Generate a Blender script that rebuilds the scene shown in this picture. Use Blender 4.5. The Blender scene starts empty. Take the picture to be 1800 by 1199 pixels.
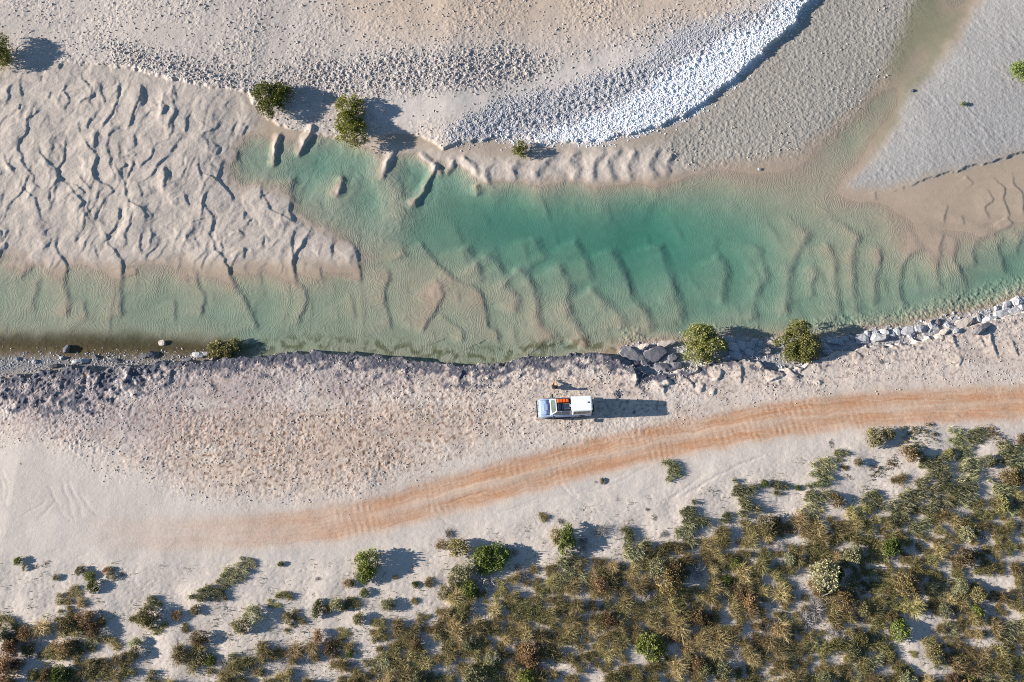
import bpy, bmesh, math, random
import numpy as np
from mathutils import Vector, Matrix

# ------------------------------------------------------------------ camera, sky, sun, exposure
R = math.radians
scene = bpy.context.scene
COL = scene.collection
FPX, TILT, DIST = 1500.0, R(18.0), 88.0
CAMP = (0.0, -DIST * math.sin(TILT), DIST * math.cos(TILT))
cd = bpy.data.cameras.new('camera'); cam = bpy.data.objects.new('camera', cd); COL.objects.link(cam)
cam.location = CAMP; cam.rotation_euler = (TILT, 0, 0)
cd.sensor_width = 36; cd.lens = FPX * 36 / 1800; cd.clip_start = 0.5; cd.clip_end = 6000
scene.camera = cam

SUN_ELEV = R(15.5)
SUN_DIR = Vector((math.cos(SUN_ELEV), 0.0, -math.sin(SUN_ELEV)))      # light travels to +x
world = bpy.data.worlds.new('World'); scene.world = world; world.use_nodes = True
wn = world.node_tree.nodes; wl = world.node_tree.links
sky = wn.new('ShaderNodeTexSky'); sky.sky_type = 'NISHITA'; sky.sun_disc = False
sky.sun_elevation = SUN_ELEV; sky.sun_rotation = R(-90); sky.air_density = 1.0; sky.dust_density = 0.2; sky.ozone_density = 3.0
wl.new(sky.outputs[0], wn['Background'].inputs[0]); wn['Background'].inputs[1].default_value = 0.06
sl = bpy.data.lights.new('sun', 'SUN'); sl.energy = 5.0; sl.angle = R(0.5); sl.color = (1.0, 0.93, 0.85)
sun = bpy.data.objects.new('sun', sl); COL.objects.link(sun)
sun.rotation_euler = SUN_DIR.to_track_quat('-Z', 'Y').to_euler(); sun.location = (-120, 0, 40)
vs = scene.view_settings
vs.view_transform = 'Standard'; vs.look = 'None'; vs.gamma = 1.0; vs.use_curve_mapping = False
vs.exposure = 1.33
scene.cycles.transparent_max_bounces = 12
scene.cycles.max_bounces = 6; scene.cycles.use_denoising = False; scene.cycles.filter_width = 1.1
rng = np.random.default_rng(7); random.seed(7)

# ------------------------------------------------------------------ measuring: photograph pixel <-> ground
cT, sT = math.cos(TILT), math.sin(TILT)
def ground(u, v, z=0.0):
    u = np.asarray(u, float); v = np.asarray(v, float)
    dx = (u - 900) / FPX; dy = -(v - 599.5) / FPX
    wy = dy * cT + sT; wz = dy * sT - cT
    t = (z - CAMP[2]) / wz
    return dx * t, CAMP[1] + wy * t
def to_px(X, Y, Z=0.0):
    y = Y - CAMP[1]; z = Z - CAMP[2]
    cy = y * cT + z * sT; cz = -y * sT + z * cT
    return 900 + FPX * X / -cz, 599.5 - FPX * cy / -cz

# ------------------------------------------------------------------ noise
def make_table(seed):
    r = np.random.default_rng(seed); a = r.random((256, 256)) * 2 * np.pi
    return np.cos(a), np.sin(a)
TABS = {}
def noise(x, y, seed=0):
    if seed not in TABS: TABS[seed] = make_table(seed + 100)
    gx, gy = TABS[seed]
    xi = np.floor(x); yi = np.floor(y); fx = x - xi; fy = y - yi
    xi = xi.astype(np.int32); yi = yi.astype(np.int32)
    sx = fx * fx * fx * (fx * (fx * 6 - 15) + 10); sy = fy * fy * fy * (fy * (fy * 6 - 15) + 10)
    def g(i, j):
        a = (xi + i) & 255; b = (yi + j) & 255
        return gx[a, b] * (fx - i) + gy[a, b] * (fy - j)
    n0 = g(0, 0) * (1 - sx) + g(1, 0) * sx; n1 = g(0, 1) * (1 - sx) + g(1, 1) * sx
    return (n0 * (1 - sy) + n1 * sy) * 1.5
def fbm(x, y, o=4, seed=0, gain=0.5):
    s = 0; a = 1.0; t = 0
    for i in range(o):
        s = s + a * noise(x * 2 ** i + 17.3 * i, y * 2 ** i - 9.1 * i, seed + i); t += a; a *= gain
    return s / t * 1.3
def worley(x, y, seed=0):
    r = np.random.default_rng(seed + 900); jx = r.random((256, 256)); jy = r.random((256, 256)); jv = r.random((256, 256))
    xi = np.floor(x).astype(np.int32); yi = np.floor(y).astype(np.int32)
    f1 = np.full(x.shape, 9.0); f2 = np.full(x.shape, 9.0); cv = np.zeros(x.shape)
    for i in (-1, 0, 1):
        for j in (-1, 0, 1):
            a = (xi + i) & 255; b = (yi + j) & 255
            d = np.hypot(xi + i + jx[a, b] - x, yi + j + jy[a, b] - y)
            c = d < f1
            f2 = np.where(c, f1, np.minimum(f2, d)); cv = np.where(c, jv[a, b], cv); f1 = np.where(c, d, f1)
    return f1, f2, cv
def sstep(a, b, x):
    t = np.clip((x - a) / (b - a), 0, 1); return t * t * (3 - 2 * t)

# ------------------------------------------------------------------ raster of soft masks in photograph pixels
RS, RU0, RV0, RW, RH = 4.0, -200.0, -200.0, 550, 400
rU, rV = np.meshgrid(RU0 + RS * np.arange(RW), RV0 + RS * np.arange(RH))
def blur(a, s):
    if s <= 0: return a
    k = max(1, int(round(s / RS))); ker = np.exp(-0.5 * (np.arange(-3 * k, 3 * k + 1) / k) ** 2); ker /= ker.sum()
    p = np.pad(a, 3 * k, mode='edge')
    p = np.apply_along_axis(lambda r: np.convolve(r, ker, 'valid'), 1, p)
    return np.apply_along_axis(lambda r: np.convolve(r, ker, 'valid'), 0, p)
def poly_raster(poly, feather=10):
    ins = np.zeros(rU.shape, bool); n = len(poly)
    for i in range(n):
        x0, y0 = poly[i]; x1, y1 = poly[(i + 1) % n]
        if y0 == y1: continue
        c = (y0 > rV) != (y1 > rV)
        ins ^= c & (rU < (x1 - x0) * (rV - y0) / (y1 - y0) + x0)
    return blur(ins.astype(float), feather)
def sample(ras, U, V):
    x = np.clip((U - RU0) / RS, 0, RW - 1.001); y = np.clip((V - RV0) / RS, 0, RH - 1.001)
    i = x.astype(np.int32); j = y.astype(np.int32); fx = x - i; fy = y - j
    return (ras[j, i] * (1 - fx) + ras[j, i + 1] * fx) * (1 - fy) + (ras[j + 1, i] * (1 - fx) + ras[j + 1, i + 1] * fx) * fy

# ------------------------------------------------------------------ the terrain grid
STEP = 0.12
gx = np.arange(-68, 68.01, STEP); gy = np.arange(-41, 51.01, STEP)
NX, NY = len(gx), len(gy)
X, Y = np.meshgrid(gx, gy)
wx = fbm(X / 2.2, Y / 2.2, 3, 11); wy = fbm(X / 2.2, Y / 2.2, 3, 21)
U0, V0 = to_px(X, Y, 0.0)                   # pixels of the low ground north of the cliff
U1, V1 = to_px(X, Y, 1.0)                   # pixels of the higher ground south of it
Uw, Vw = U0 + 7 * wx, V0 + 7 * wy
U1w, V1w = U1 + 9 * wx, V1 + 9 * wy

# base heights of the creek bed and northern banks (u, v, metres above the water)
CP = [(0,0,.6),(300,0,.6),(600,0,.55),(900,0,.5),(1200,0,.45),(1400,0,.3),(1500,0,.2),(1580,0,.08),(1625,0,.0),(1675,0,-.17),(1720,0,-.08),(1745,0,.06),(1800,0,.35),
(0,100,.5),(300,100,.5),(600,120,.45),(900,130,.4),(1200,150,.3),(1400,100,.28),(1520,100,.15),(1570,110,.03),(1610,115,-.12),(1645,95,-.05),(1670,90,.08),(1720,100,.25),(1800,100,.4),
(0,200,.35),(200,200,.35),(400,200,.3),(455,215,.12),(540,228,.12),(640,250,.10),(700,262,.10),(780,275,.15),(900,280,.18),(1000,280,.15),(1200,260,.15),(1350,240,.12),(1450,200,.12),(1525,170,.03),(1562,180,-.11),(1585,190,-.02),(1605,190,.10),(1700,200,.3),(1800,200,.3),
(0,300,.3),(150,300,.32),(300,300,.3),(370,300,.2),(395,320,.06),(420,300,-.10),(440,270,-.18),(460,240,-.03),(490,295,-.20),(505,262,-.08),(560,285,-.36),(585,258,-.22),(640,280,-.26),(540,335,-.22),
(0,400,.18),(150,400,.2),(300,400,.2),(440,370,.13),(510,375,.05),(480,330,-.02),(590,330,-.05),(570,375,-.16),(620,420,-.08),(655,345,-.30),(665,300,-.06),(720,305,-.36),(700,372,-.10),(770,345,-.30),(800,312,-.28),(695,335,-.08),
(0,437,.02),(100,447,.03),(210,462,.03),(300,452,.03),(390,472,.03),(510,468,.03),(600,442,.04),(632,455,.0),(560,415,.10),(520,400,.10),
(0,500,-.13),(100,500,-.13),(200,520,-.15),(300,500,-.12),(400,520,-.17),(500,510,-.15),(600,500,-.12),(700,480,-.10),(760,510,-.10),(820,530,-.11),(670,445,-.14),(650,480,-.10),
(0,560,-.12),(100,560,-.12),(200,565,-.13),(300,570,-.17),(400,570,-.20),(500,570,-.2),(600,560,-.16),(700,560,-.15),(800,575,-.16),(850,605,-.16),(700,605,-.13),(600,600,-.14),(500,605,-.15),(440,600,-.18),
(0,608,-.01),(100,614,.0),(200,618,.0),(300,618,.0),(380,616,-.02),(0,640,.14),(100,640,.14),(200,636,.12),(330,630,.06),(420,622,-.1),
(740,400,-.36),(800,400,-.42),(800,460,-.24),(850,350,-.38),(900,335,-.28),(950,380,-.5),(1000,420,-.6),(1000,500,-.3),(920,470,-.38),(900,560,-.17),(1100,420,-.65),(1150,370,-.52),(1200,430,-.58),(1250,480,-.46),(1300,400,-.38),(1200,345,-.22),(1100,345,-.24),(1000,350,-.3),(1100,530,-.32),(1200,540,-.32),(1100,590,-.14),(1000,610,-.14),(930,620,-.14),(800,630,-.12),(1300,550,-.32),(1200,580,-.25),(1400,420,-.2),(1400,520,-.3),(1500,500,-.22),(1500,400,-.14),(1500,560,-.25),(1600,450,-.12),(1600,530,-.25),(1700,480,-.2),(1720,520,-.25),(1800,430,-.22),(1800,490,-.28),(1700,430,-.09),
(850,318,.03),(900,322,.02),(950,326,.02),(1050,328,.02),(1150,328,.02),(1200,308,.03),(1290,300,.0),(1300,325,-.06),(1400,335,-.06),(1400,272,.03),(1450,290,-.05),(1505,250,-.10),(1475,320,-.03),(1482,330,.03),(1510,325,.08),(1560,290,.17),(1545,250,.06),(1600,300,.2),
(1560,350,.03),(1600,380,.01),(1530,360,-.03),(1640,412,-.01),(1700,340,.12),(1750,380,.04),(1800,392,.0),(1800,330,.15),(1800,270,.25),(1660,395,.01),(1560,400,-.06),
(1090,610,.0),(1130,606,.02),(1190,604,.08),(1280,592,.02),(1340,596,.0),(1430,592,-.05),(1490,590,.0),(1560,576,-.02),(1640,562,.0),(1700,548,-.02),(1760,533,.0),(1800,518,-.05),
(1110,625,.2),(1190,625,.25),(1290,612,.25),(1350,612,.25),(1450,606,.22),(1540,595,.25),(1640,578,.22),(1720,562,.25),(1800,535,.25),
(0,720,.3),(400,720,.1),(900,720,.0),(1300,720,.3),(1800,650,.4),(0,1199,.3),(900,1199,.3),(1800,1199,.3)]
C = np.array(CP, float)
def tps_k(d2): return np.where(d2 > 0, d2 * np.log(np.maximum(d2, 1e-12)), 0) * 0.5
n = len(C); P = C[:, :2] / 100
Km = tps_k(((P[:, None] - P[None]) ** 2).sum(-1)) + np.eye(n) * 0.02
A = np.zeros((n + 3, n + 3)); A[:n, :n] = Km; A[:n, n] = 1; A[:n, n + 1:] = P; A[n, :n] = 1; A[n + 1:, :n] = P.T
wgt = np.linalg.solve(A, np.concatenate([C[:, 2], np.zeros(3)]))
qu = np.clip(rU, -70, 1870).ravel() / 100; qv = np.clip(rV, -70, 1260).ravel() / 100
acc = wgt[n] + wgt[n + 1] * qu + wgt[n + 2] * qv
for i in range(n): acc += wgt[i] * tps_k((qu - P[i, 0]) ** 2 + (qv - P[i, 1]) ** 2)
base_r = blur(acc.reshape(rU.shape), 4)
zN = sample(base_r, Uw * 0.5 + U0 * 0.5, Vw * 0.5 + V0 * 0.5)

def line_world(pts, z=0.0, sub=4):
    p = np.array(pts, float); q = []
    for i in range(len(p) - 1):
        a = p[max(i - 1, 0)]; b = p[i]; c = p[i + 1]; d = p[min(i + 2, len(p) - 1)]
        for k in range(sub):
            t = k / sub
            q.append(0.5 * (2 * b + (c - a) * t + (2 * a - 5 * b + 4 * c - d) * t * t + (3 * b - a - 3 * c + d) * t ** 3))
    q.append(p[-1]); q = np.array(q)
    gx_, gy_ = ground(q[:, 0], q[:, 1], z)
    return np.stack([gx_, gy_], 1)
Xd = X + 0.22 * wx + 0.08 * noise(X / 0.5, Y / 0.5, 31); Yd = Y + 0.22 * wy + 0.08 * noise(X / 0.5, Y / 0.5, 32)
def near_line(L, margin, sign=True):
    """window slices, signed distance (positive on the +x side), fraction along the line"""
    x0, y0 = L.min(0) - margin; x1, y1 = L.max(0) + margin
    i0, i1 = np.searchsorted(gx, [x0, x1]); j0, j1 = np.searchsorted(gy, [y0, y1])
    if i1 - i0 < 2 or j1 - j0 < 2: return None
    w = (slice(j0, j1), slice(i0, i1)); x = Xd[w]; y = Yd[w]
    best = np.full(x.shape, 1e9); sg = np.zeros(x.shape); tt = np.zeros(x.shape)
    seg = np.hypot(*(L[1:] - L[:-1]).T); cum = np.concatenate([[0], np.cumsum(seg)]); tot = cum[-1]
    for k in range(len(L) - 1):
        ax, ay = L[k]; bx, by = L[k + 1]; ex, ey = bx - ax, by - ay; l2 = ex * ex + ey * ey + 1e-9
        t = np.clip(((x - ax) * ex + (y - ay) * ey) / l2, 0, 1)
        dx = x - ax - t * ex; dy = y - ay - t * ey; d = np.hypot(dx, dy)
        c = d < best
        best = np.where(c, d, best); tt = np.where(c, (cum[k] + t * seg[k]) / tot, tt)
        sg = np.where(c, np.sign(-(dx * ey - dy * ex) if ey < 0 else (dx * ey - dy * ex)), sg)
    return w, best * sg, tt, tot
ridge = np.zeros_like(X)
def crest(pts, amp=0.13, rise=3.0, slip=0.2, z=0.0, scour=0.06, wet=8.0, into=None, power=1.25):
    into = ridge if into is None else into
    r = near_line(line_world(pts, z), rise + 0.6)
    if r is None: return
    w, s, t, tot = r
    e = min(0.28, 1.0 / tot); tap = sstep(0, e, t) * sstep(0, e, 1 - t)
    tap = tap * (0.8 + 0.35 * noise(t * tot / 1.6, t * 0 + amp * 77, 41))
    slip = slip + sstep(.02, -.10, zN[w]) * max(0, amp * wet - slip) if z == 0 else slip
    up = np.clip(1 + s / rise, 0, 1) ** power; dn = 1 - sstep(0, slip, s)
    dip = -scour * np.exp(-((s - slip * 1.6) / 0.5) ** 2) * (s > 0)
    into[w] += amp * tap * (np.where(s < 0, up, dn) + dip)
def z3(o, pts): return [(o[0] + x / 3, o[1] + y / 3) for x, y in pts]
A_ = [[(120,420),(115,470),(125,520)],[(545,425),(540,480),(555,530),(555,580)],[(625,445),(628,520),(610,580),(575,640),(540,700)],[(755,450),(745,530),(715,580),(700,640),(670,695)],[(435,380),(440,420),(470,460),(475,490)],[(230,405),(215,445)],[(345,480),(370,540),(350,570),(340,610)],
[(240,570),(190,610),(150,640),(150,690),(115,740),(100,790),(130,830),(130,870),(180,940),(185,980),(240,1030)],[(215,770),(220,820),(260,860),(300,900),(315,950),(270,1010),(265,1060),(285,1090)],
[(355,740),(345,800),(345,850),(310,900),(310,940),(370,990),(400,1030),(440,1070),(455,1130),(500,1180)],[(440,730),(470,780),(500,810),(520,850),(495,900),(500,940),(550,975),(590,1000),(600,1040)],[(620,850),(615,890),(640,940),(665,990),(670,1050),(720,1090),(760,1120),(775,1180)],
[(20,810),(30,850),(60,890),(90,920)],[(110,960),(130,1010),(190,1060),(200,1100),(220,1150),(245,1190)],[(1060,920),(1130,950),(1180,990),(1215,1040),(1235,1080)],[(970,1010),(990,1060),(1000,1110)],[(1030,1060),(1080,1100),(1120,1140),(1115,1180)],
[(1375,935),(1380,1000),(1400,1060),(1430,1110),(1500,1140),(1550,1180)],[(1520,920),(1525,980),(1520,1050),(1530,1120),(1555,1190)],[(1310,665),(1270,725)],[(1170,770),(1130,830)],[(1260,790),(1210,860)],[(110,550),(105,600)],[(490,620),(460,690)],[(420,640),(425,720)],[(515,1085),(510,1180)],[(630,1095),(625,1170)],[(1285,1105),(1290,1175)],[(1050,820),(1050,880),(1075,980)],[(280,490),(260,540)],[(330,340),(315,385)],[(920,600),(900,670),(880,705)]]
for i, p in enumerate(A_): crest(z3((0, 0), p), [.105,.09,.115,.095][i % 4] * (1.2 if i in (2, 3, 9, 10, 14) else 1))
crest(z3((0, 0), [(885,560),(850,630)]), .22, 2.6, .4); crest(z3((0, 0), [(880,870),(875,950),(865,1020)]), .2, 2.5, .35)
B_ = [[(0,10),(10,90)],[(300,30),(295,100),(320,150),(350,210),(330,260),(325,320),(350,400),(340,490)],[(555,5),(570,90),(610,140),(645,190),(640,240),(625,310),(625,400),(635,490)],[(765,5),(740,60),(745,120),(765,150)],[(1090,20),(1125,80),(1130,120),(1175,160),(1190,200),(1215,240),(1220,290),(1260,360),(1300,430),(1330,500),(1335,560)],[(1260,5),(1300,60)],[(1285,95),(1280,150),(1290,175)],[(1390,35),(1385,90),(1400,125)],
[(1550,5),(1540,80),(1550,150),(1555,220),(1555,290),(1605,350),(1590,420),(1565,470),(1570,540)],[(130,165),(110,285)],[(190,255),(180,330),(160,400),(180,455)],[(440,365),(430,420),(460,495)],[(900,365),(915,420),(905,505)],[(1040,205),(1030,280),(1045,320),(1075,360),(1060,420),(1050,485)],[(1700,195),(1690,250),(1700,295)],[(710,205),(715,255)]]
for i, p in enumerate(B_): crest(z3((0, 400), p), .11 if i in (0,1,2,3,4,5,6,7,8) else .08, 3.0, .2, wet=6.0, power=1.0)
C_ = [[(0,60),(60,110),(85,180),(90,250),(80,300)],[(230,190),(240,260),(225,330),(220,420),(245,490),(260,550)],[(20,345),(50,400),(55,505)],[(480,260),(525,330),(495,410),(440,500),(410,570)],[(500,440),(560,500),(635,550),(615,620)],[(400,60),(450,140),(510,210),(590,280),(690,330),(730,380),(750,450),(765,530),(815,560),(815,620)],[(640,70),(680,160),(720,240),(720,320)],[(730,120),(790,180),(850,250),(855,310),(905,370),(905,410),(880,460)],[(900,200),(960,260),(1010,340),(1020,420),(1025,480),(1045,530),(1100,570),(1125,610)],[(1120,170),(1160,240),(1190,330),(1170,420),(1185,490),(1230,530),(1270,580),(1255,650)],[(1290,300),(1350,370),(1400,410),(1460,480),(1480,550)],[(1400,90),(1460,200),(1500,300),(1540,400),(1600,470),(1640,560)],[(1650,60),(1690,160),(1720,250),(1740,330),(1770,430),(1795,520)],[(330,60),(310,120),(320,175)],
[(1000,20),(1030,100),(1080,180)],[(1200,40),(1250,120),(1290,220),(1300,300)]]
for i, p in enumerate(C_): crest(z3((600, 400), p), [.10,.09,.085,.10,.085,.11,.12,.13,.13,.14,.13,.15,.16,.10,.14,.14][i], 4.0, .2, wet=6.0 if i < 6 else 8.5, power=1.0)
D_ = [[(160,120),(215,210),(210,300),(190,420)],[(400,70),(390,150),(430,250),(380,340),(360,430),(370,500)],[(680,0),(620,80),(570,170),(545,280),(540,400),(540,480)],[(740,60),(790,180),(800,300),(810,420),(850,500)],[(940,10),(890,100),(890,220),(885,320),(910,420),(905,480)],[(1040,80),(1030,160),(1015,260),(1010,380),(1010,430)],[(1270,90),(1200,130),(1150,200),(1140,300),(1150,370),(1180,430)],[(1380,30),(1350,80),(1340,190),(1330,260),(1370,340)],[(1440,50),(1425,120),(1420,180),(1470,260),(1495,340)],[(1610,10),(1540,90),(1530,150),(1560,220)],[(1690,20),(1660,110),(1690,190),(1700,260)],[(660,180),(690,240),(675,310),(700,380)],[(1800,20),(1760,100),(1770,160)],[(1700,-60),(1740,-10)]]
for i, p in enumerate(D_): crest(z3((1200, 400), p), [.15,.14,.14,.12,.12,.10,.095,.09,.09,.085,.085,.095,.08,.075][i], 3.6, .2, wet=8.0, power=1.0)
E_ = [[(1480,930),(1530,980)],[(1580,985),(1625,1050),(1590,1100),(1620,1170)],[(1620,930),(1690,1000),(1690,1050),(1715,1110),(1710,1160)],[(1725,905),(1745,980),(1790,1030),(1785,1140)],[(1400,1075),(1370,1180)],[(1010,1005),(1030,1065)],[(1470,1130),(1480,1190)]]
for p in E_: crest(z3((1200, 0), p), .055, 1.6, .2)
F_ = [([(1130,820),(1060,870),(1000,945)],.12),([(1265,785),(1195,850),(1235,900),(1205,965)],.13),([(1400,790),(1330,870),(1325,970)],.15),([(1480,785),(1405,860),(1430,975)],.13),([(1560,785),(1500,890),(1530,975)],.13),([(1675,775),(1620,880),(1665,955)],.13),([(1750,790),(1715,880),(1745,930)],.12),([(960,850),(895,890),(925,955)],.13),([(1040,850),(1010,900),(1040,960)],.09),
([(520,850),(480,905),(445,960),(405,1040),(345,1100)],.26),([(285,740),(268,800),(240,870),(203,955)],.28),([(400,800),(430,830),(500,890),(550,930)],.22),([(610,830),(590,850),(545,925)],.18),([(610,830),(650,855),(700,890),(722,945)],.22),([(712,955),(708,1035)],.16),([(780,870),(760,920),(790,980)],.14),([(-5,905),(-15,980),(-30,1050)],.2)]
for i, (p, a) in enumerate(F_): crest(z3((600, 0), p), a * (1.0 if i < 9 else .95), 1.1 if i < 9 else .8, .7 if i < 9 else .65, scour=.1, wet=0)
crest(z3((0, 0), [(1480,690),(1468,720),(1450,780),(1430,890)]), .30, .75, .5, wet=0); crest(z3((0, 0), [(1660,650),(1640,690),(1600,760),(1563,830)]), .30, .85, .5, wet=0)
rgc = np.random.default_rng(5)
for k in range(46):                         # smaller crests between the traced ones
    u = rgc.uniform(-40, 470); v = rgc.uniform(125, 445)
    if v > 445 - .0 * u or (u > 330 and v < 180) or (u > 390 and v < 330): continue
    L_ = rgc.uniform(14, 60); a = rgc.normal() * .3; q = [(u + math.sin(a) * t + rgc.normal() * 3.5, v + math.cos(a) * t * .9) for t in np.linspace(0, L_, 4)]
    crest(q, rgc.uniform(.045, .10), 2.0, .18)
for k in range(30):
    u = rgc.uniform(-20, 470); v = rgc.uniform(130, 430); L_ = rgc.uniform(20, 70)
    if (u > 330 and v < 180) or (u > 390 and v < 330): continue
    crest([(u - 8, v), (u, v + L_ * .33), (u + rgc.normal() * 8, v + L_ * .66), (u + 6, v + L_)], rgc.uniform(.06, .12), 1.8, 1.2)
land = sstep(-.1, .1, zN)
sand_sw = fbm(X / 1.1 + wx, Y / 1.7, 3, 51)
zN = zN + ridge

def func_line(pts, z):
    x, y = ground(np.array([p[0] for p in pts]), np.array([p[1] for p in pts]), z)
    o = np.argsort(x); return x[o], y[o]
# close-set dune crests between the traced ones
pw = 1.5 * fbm(X / 5.5, Y / 7, 2, 171) + .55 * wx - .28 * Y
def saw(period, q, seed, drop=.12):
    p = q / period; k = np.floor(p); t = p - k
    am = np.clip(.15 + 1.5 * noise(k * 7.31 + .5, Y / 3.2 + k * 3.7, seed), 0, 1)
    a2 = np.clip(.15 + 1.5 * noise((k - 1) * 7.31 + .5, Y / 3.2 + (k - 1) * 3.7, seed), 0, 1)
    return np.where(t < drop, a2 * (1 - sstep(0, drop, t)), 0) + am * np.clip((t - .25) / .75, 0, 1) ** 1.3
m_d0 = sample(poly_raster([(-150,118),(100,118),(250,148),(400,172),(450,212),(400,300),(520,380),(640,455),(560,480),(-150,470)], 8), U0, V0)
zN = zN + m_d0 * (.085 * saw(2.1, X + pw, 173) + .045 * saw(1.3, X + .8 * pw + .3 * wy, 175, .16))
m_d1 = sample(poly_raster([(-150,480),(560,480),(850,520),(860,600),(-150,590)], 10), U0, V0)
zN = zN + m_d1 * .035 * saw(2.6, X + .6 * pw + .28 * Y, 177, .18)
m_d2 = sample(poly_raster([(700,300),(1200,345),(1500,345),(1800,400),(1850,480),(1500,570),(900,610),(860,520)], 10), U0, V0)
zN = zN + m_d2 * .045 * saw(3.4, X + .5 * pw + .35 * Y, 179, .22)
# northern ledges
def ledge(pts, hs, width, jag):
    global zN
    x, y = func_line(pts, 0.2); h = np.interp(X, x, hs if x[0] < x[-1] else hs[::-1], left=hs[0], right=hs[-1])
    yl = np.interp(X + .5 * wx, x, y); sl_ = np.gradient(yl, STEP, axis=1)
    d = (Y - yl) / np.sqrt(1 + np.clip(sl_, -3, 3) ** 2) + jag * fbm(X / .9, Y / .9, 3, 61)
    zN = zN + h * (sstep(-width, width, d) - 0.0)
    return d, h
dR, hR = ledge([(-200,130),(0,120),(80,113),(130,112),(190,117),(225,122),(265,132),(300,141),(330,147),(390,157),(438,165),(462,205),(500,224),(560,234),(610,244),(670,240),(700,234),(740,240),(765,255),(782,262),(800,256),(830,250),(860,246),(900,240),(950,248),(1000,250),(1060,247),(1110,236),(1160,222),(1210,200),(1250,170),(1290,140),(1320,112),(1345,88),(1370,70),(1392,45),(1410,20),(1425,0),(1450,-50),(1500,-120)],
   [.04,.04,.05,.06,.14,.24,.28,.30,.28,.25,.2,.12,.1,.1,.1,.1,.12,.14,.2,.26,.26,.22,.2,.15,.12,.14,.16,.2,.24,.28,.32,.36,.42,.46,.48,.5,.5,.5,.5,.5], .16, .35)
dQ, hQ = ledge([(1560,340),(1600,326),(1640,312),(1700,295),(1750,283),(1800,267),(2000,220)], [.0,.06,.12,.13,.14,.16,.16], .12, .25)

# the southern cliff
EDGE = [(-300,672),(0,662),(60,655),(110,646),(150,640),(165,652),(178,644),(225,640),(238,646),(250,640),(290,633),(340,632),(400,628),(460,622),(500,618),(560,616),(620,618),(680,625),(735,630),(790,636),(812,642),(830,640),(880,636),(940,625),(1000,620),(1030,618),(1060,622),(1085,630),(1120,646),(1135,655),(1170,657),(1200,650),(1230,643),(1262,634),(1300,632),(1330,634),(1358,652),(1375,648),(1400,643),(1440,628),(1480,617),(1530,608),(1590,603),(1640,592),(1690,576),(1740,562),(1800,547),(2100,480)]
ex, ey = func_line(EDGE, 0.9)
ye = np.interp(X + .45 * wx, ex, ey); se = np.interp(X, .5 * (ex[1:] + ex[:-1]), np.diff(ey) / np.diff(ex))
dC = (ye - Y) / np.sqrt(1 + np.clip(se, -1, 1) ** 2) + .45 * fbm(X / 1.3, Y / 1.3, 3, 71) + .15 * noise(X / .35, Y / .35, 74)
ledge_h = np.interp(X, ground([0, 60, 400, 1000, 1300, 1800], [660] * 6, .9)[0], [.55, .75, .8, .85, .9, .9])
back = np.clip((np.interp(X, ex[::4], ey[::4]) - Y) / 20, 0, 1.6)
zS = ledge_h + .25 * back + .05 * fbm(X / 6, Y / 6, 3, 81)
dune_m = sample(poly_raster([(-200,990),(300,990),(600,985),(760,950),(950,900),(1200,850),(1420,790),(1560,755),(1800,745),(2000,740),(2000,1400),(-200,1400)], 22), U1w, V1w)
zS += dune_m * ((.14 + .15 * fbm(X / 4.8, Y / 4.0, 2, 91)) + .012 * fbm(X / 1.2, Y / 1.2, 2, 95))
inS = sstep(-.10, .14, dC)
fissure = np.zeros_like(X); faults = np.zeros_like(X)
def groove(pts, depth, width, z=1.0):
    r = near_line(line_world(pts, z, 3), 1.0)
    if r is None: return
    w, s, t, tot = r; tap = sstep(0, .1, t) * sstep(0, .1, 1 - t)
    fissure[w] = np.maximum(fissure[w], depth * (.3 + .7 * tap) * np.exp(-(s / width) ** 2))
def zq(pts): return [(1070 + x / 4.39, 540 + y / 4.39) for x, y in pts]
for p, d in [([(185,455),(215,560),(180,612)],.5),([(430,510),(465,585),(430,610),(420,690)],.4),([(580,530),(630,580),(650,650)],.25),([(735,580),(720,640),(710,672)],.25),([(820,610),(810,660),(780,680)],.2),([(885,460),(850,540),(800,570)],.3),([(1020,420),(1025,500),(1030,610)],.22),([(1290,400),(1322,490),(1345,510),(1270,560),(1210,600)],.4),([(1370,450),(1440,510),(1490,550)],.35),([(1310,560),(1330,610)],.15),([(700,440),(690,500),(600,520)],.35),([(240,480),(260,520),(340,500)],.3),([(1540,430),(1480,480),(1400,470)],.2),([(1640,570),(1620,610)],.12)]: crest(zq(p), .05 + d * .36, 1.3, .14, z=1.0, into=faults)
for p, d in [([(1420,560),(1440,640)],.22),([(1615,520),(1640,620),(1668,695)],.28),([(1485,675),(1450,735)],.16),([(1360,555),(1375,600)],.15),([(900,640),(960,690)],.14),([(1560,560),(1600,640)],.14),([(1060,640),(1130,650),(1240,640)],.2),([(1120,600),(1140,650)],.18),([(1740,580),(1770,680)],.15)]: crest(z3((1200, 400), p), .05 + d * .3, 1.2, .14, z=1.0, into=faults)
for p, d in [([(640,740),(630,800)],.18),([(1550,720),(1555,800)],.25),([(330,720),(350,770)],.1)]: crest(z3((600, 400), p), .04 + d * .4, 1.2, .14, z=1.0, into=faults)
for p, d in [([(530,760),(505,840)],.3),([(690,740),(650,840)],.3),([(900,760),(880,840)],.15),([(340,800),(300,860)],.15)]: crest(z3((0, 400), p), .05 + d * .5, 1.4, .16, z=1.0, into=faults)
marks = np.zeros_like(X)
def mark(pts, depth=.03, width=.14):
    r = near_line(line_world(pts, 1.0, 4), .8)
    if r is None: return
    w, s, t, tot = r; marks[w] -= depth * np.exp(-(s / width) ** 2) * (.5 + .6 * noise(t * tot / 2, t * 0 + 3, 44) + .2)
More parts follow.
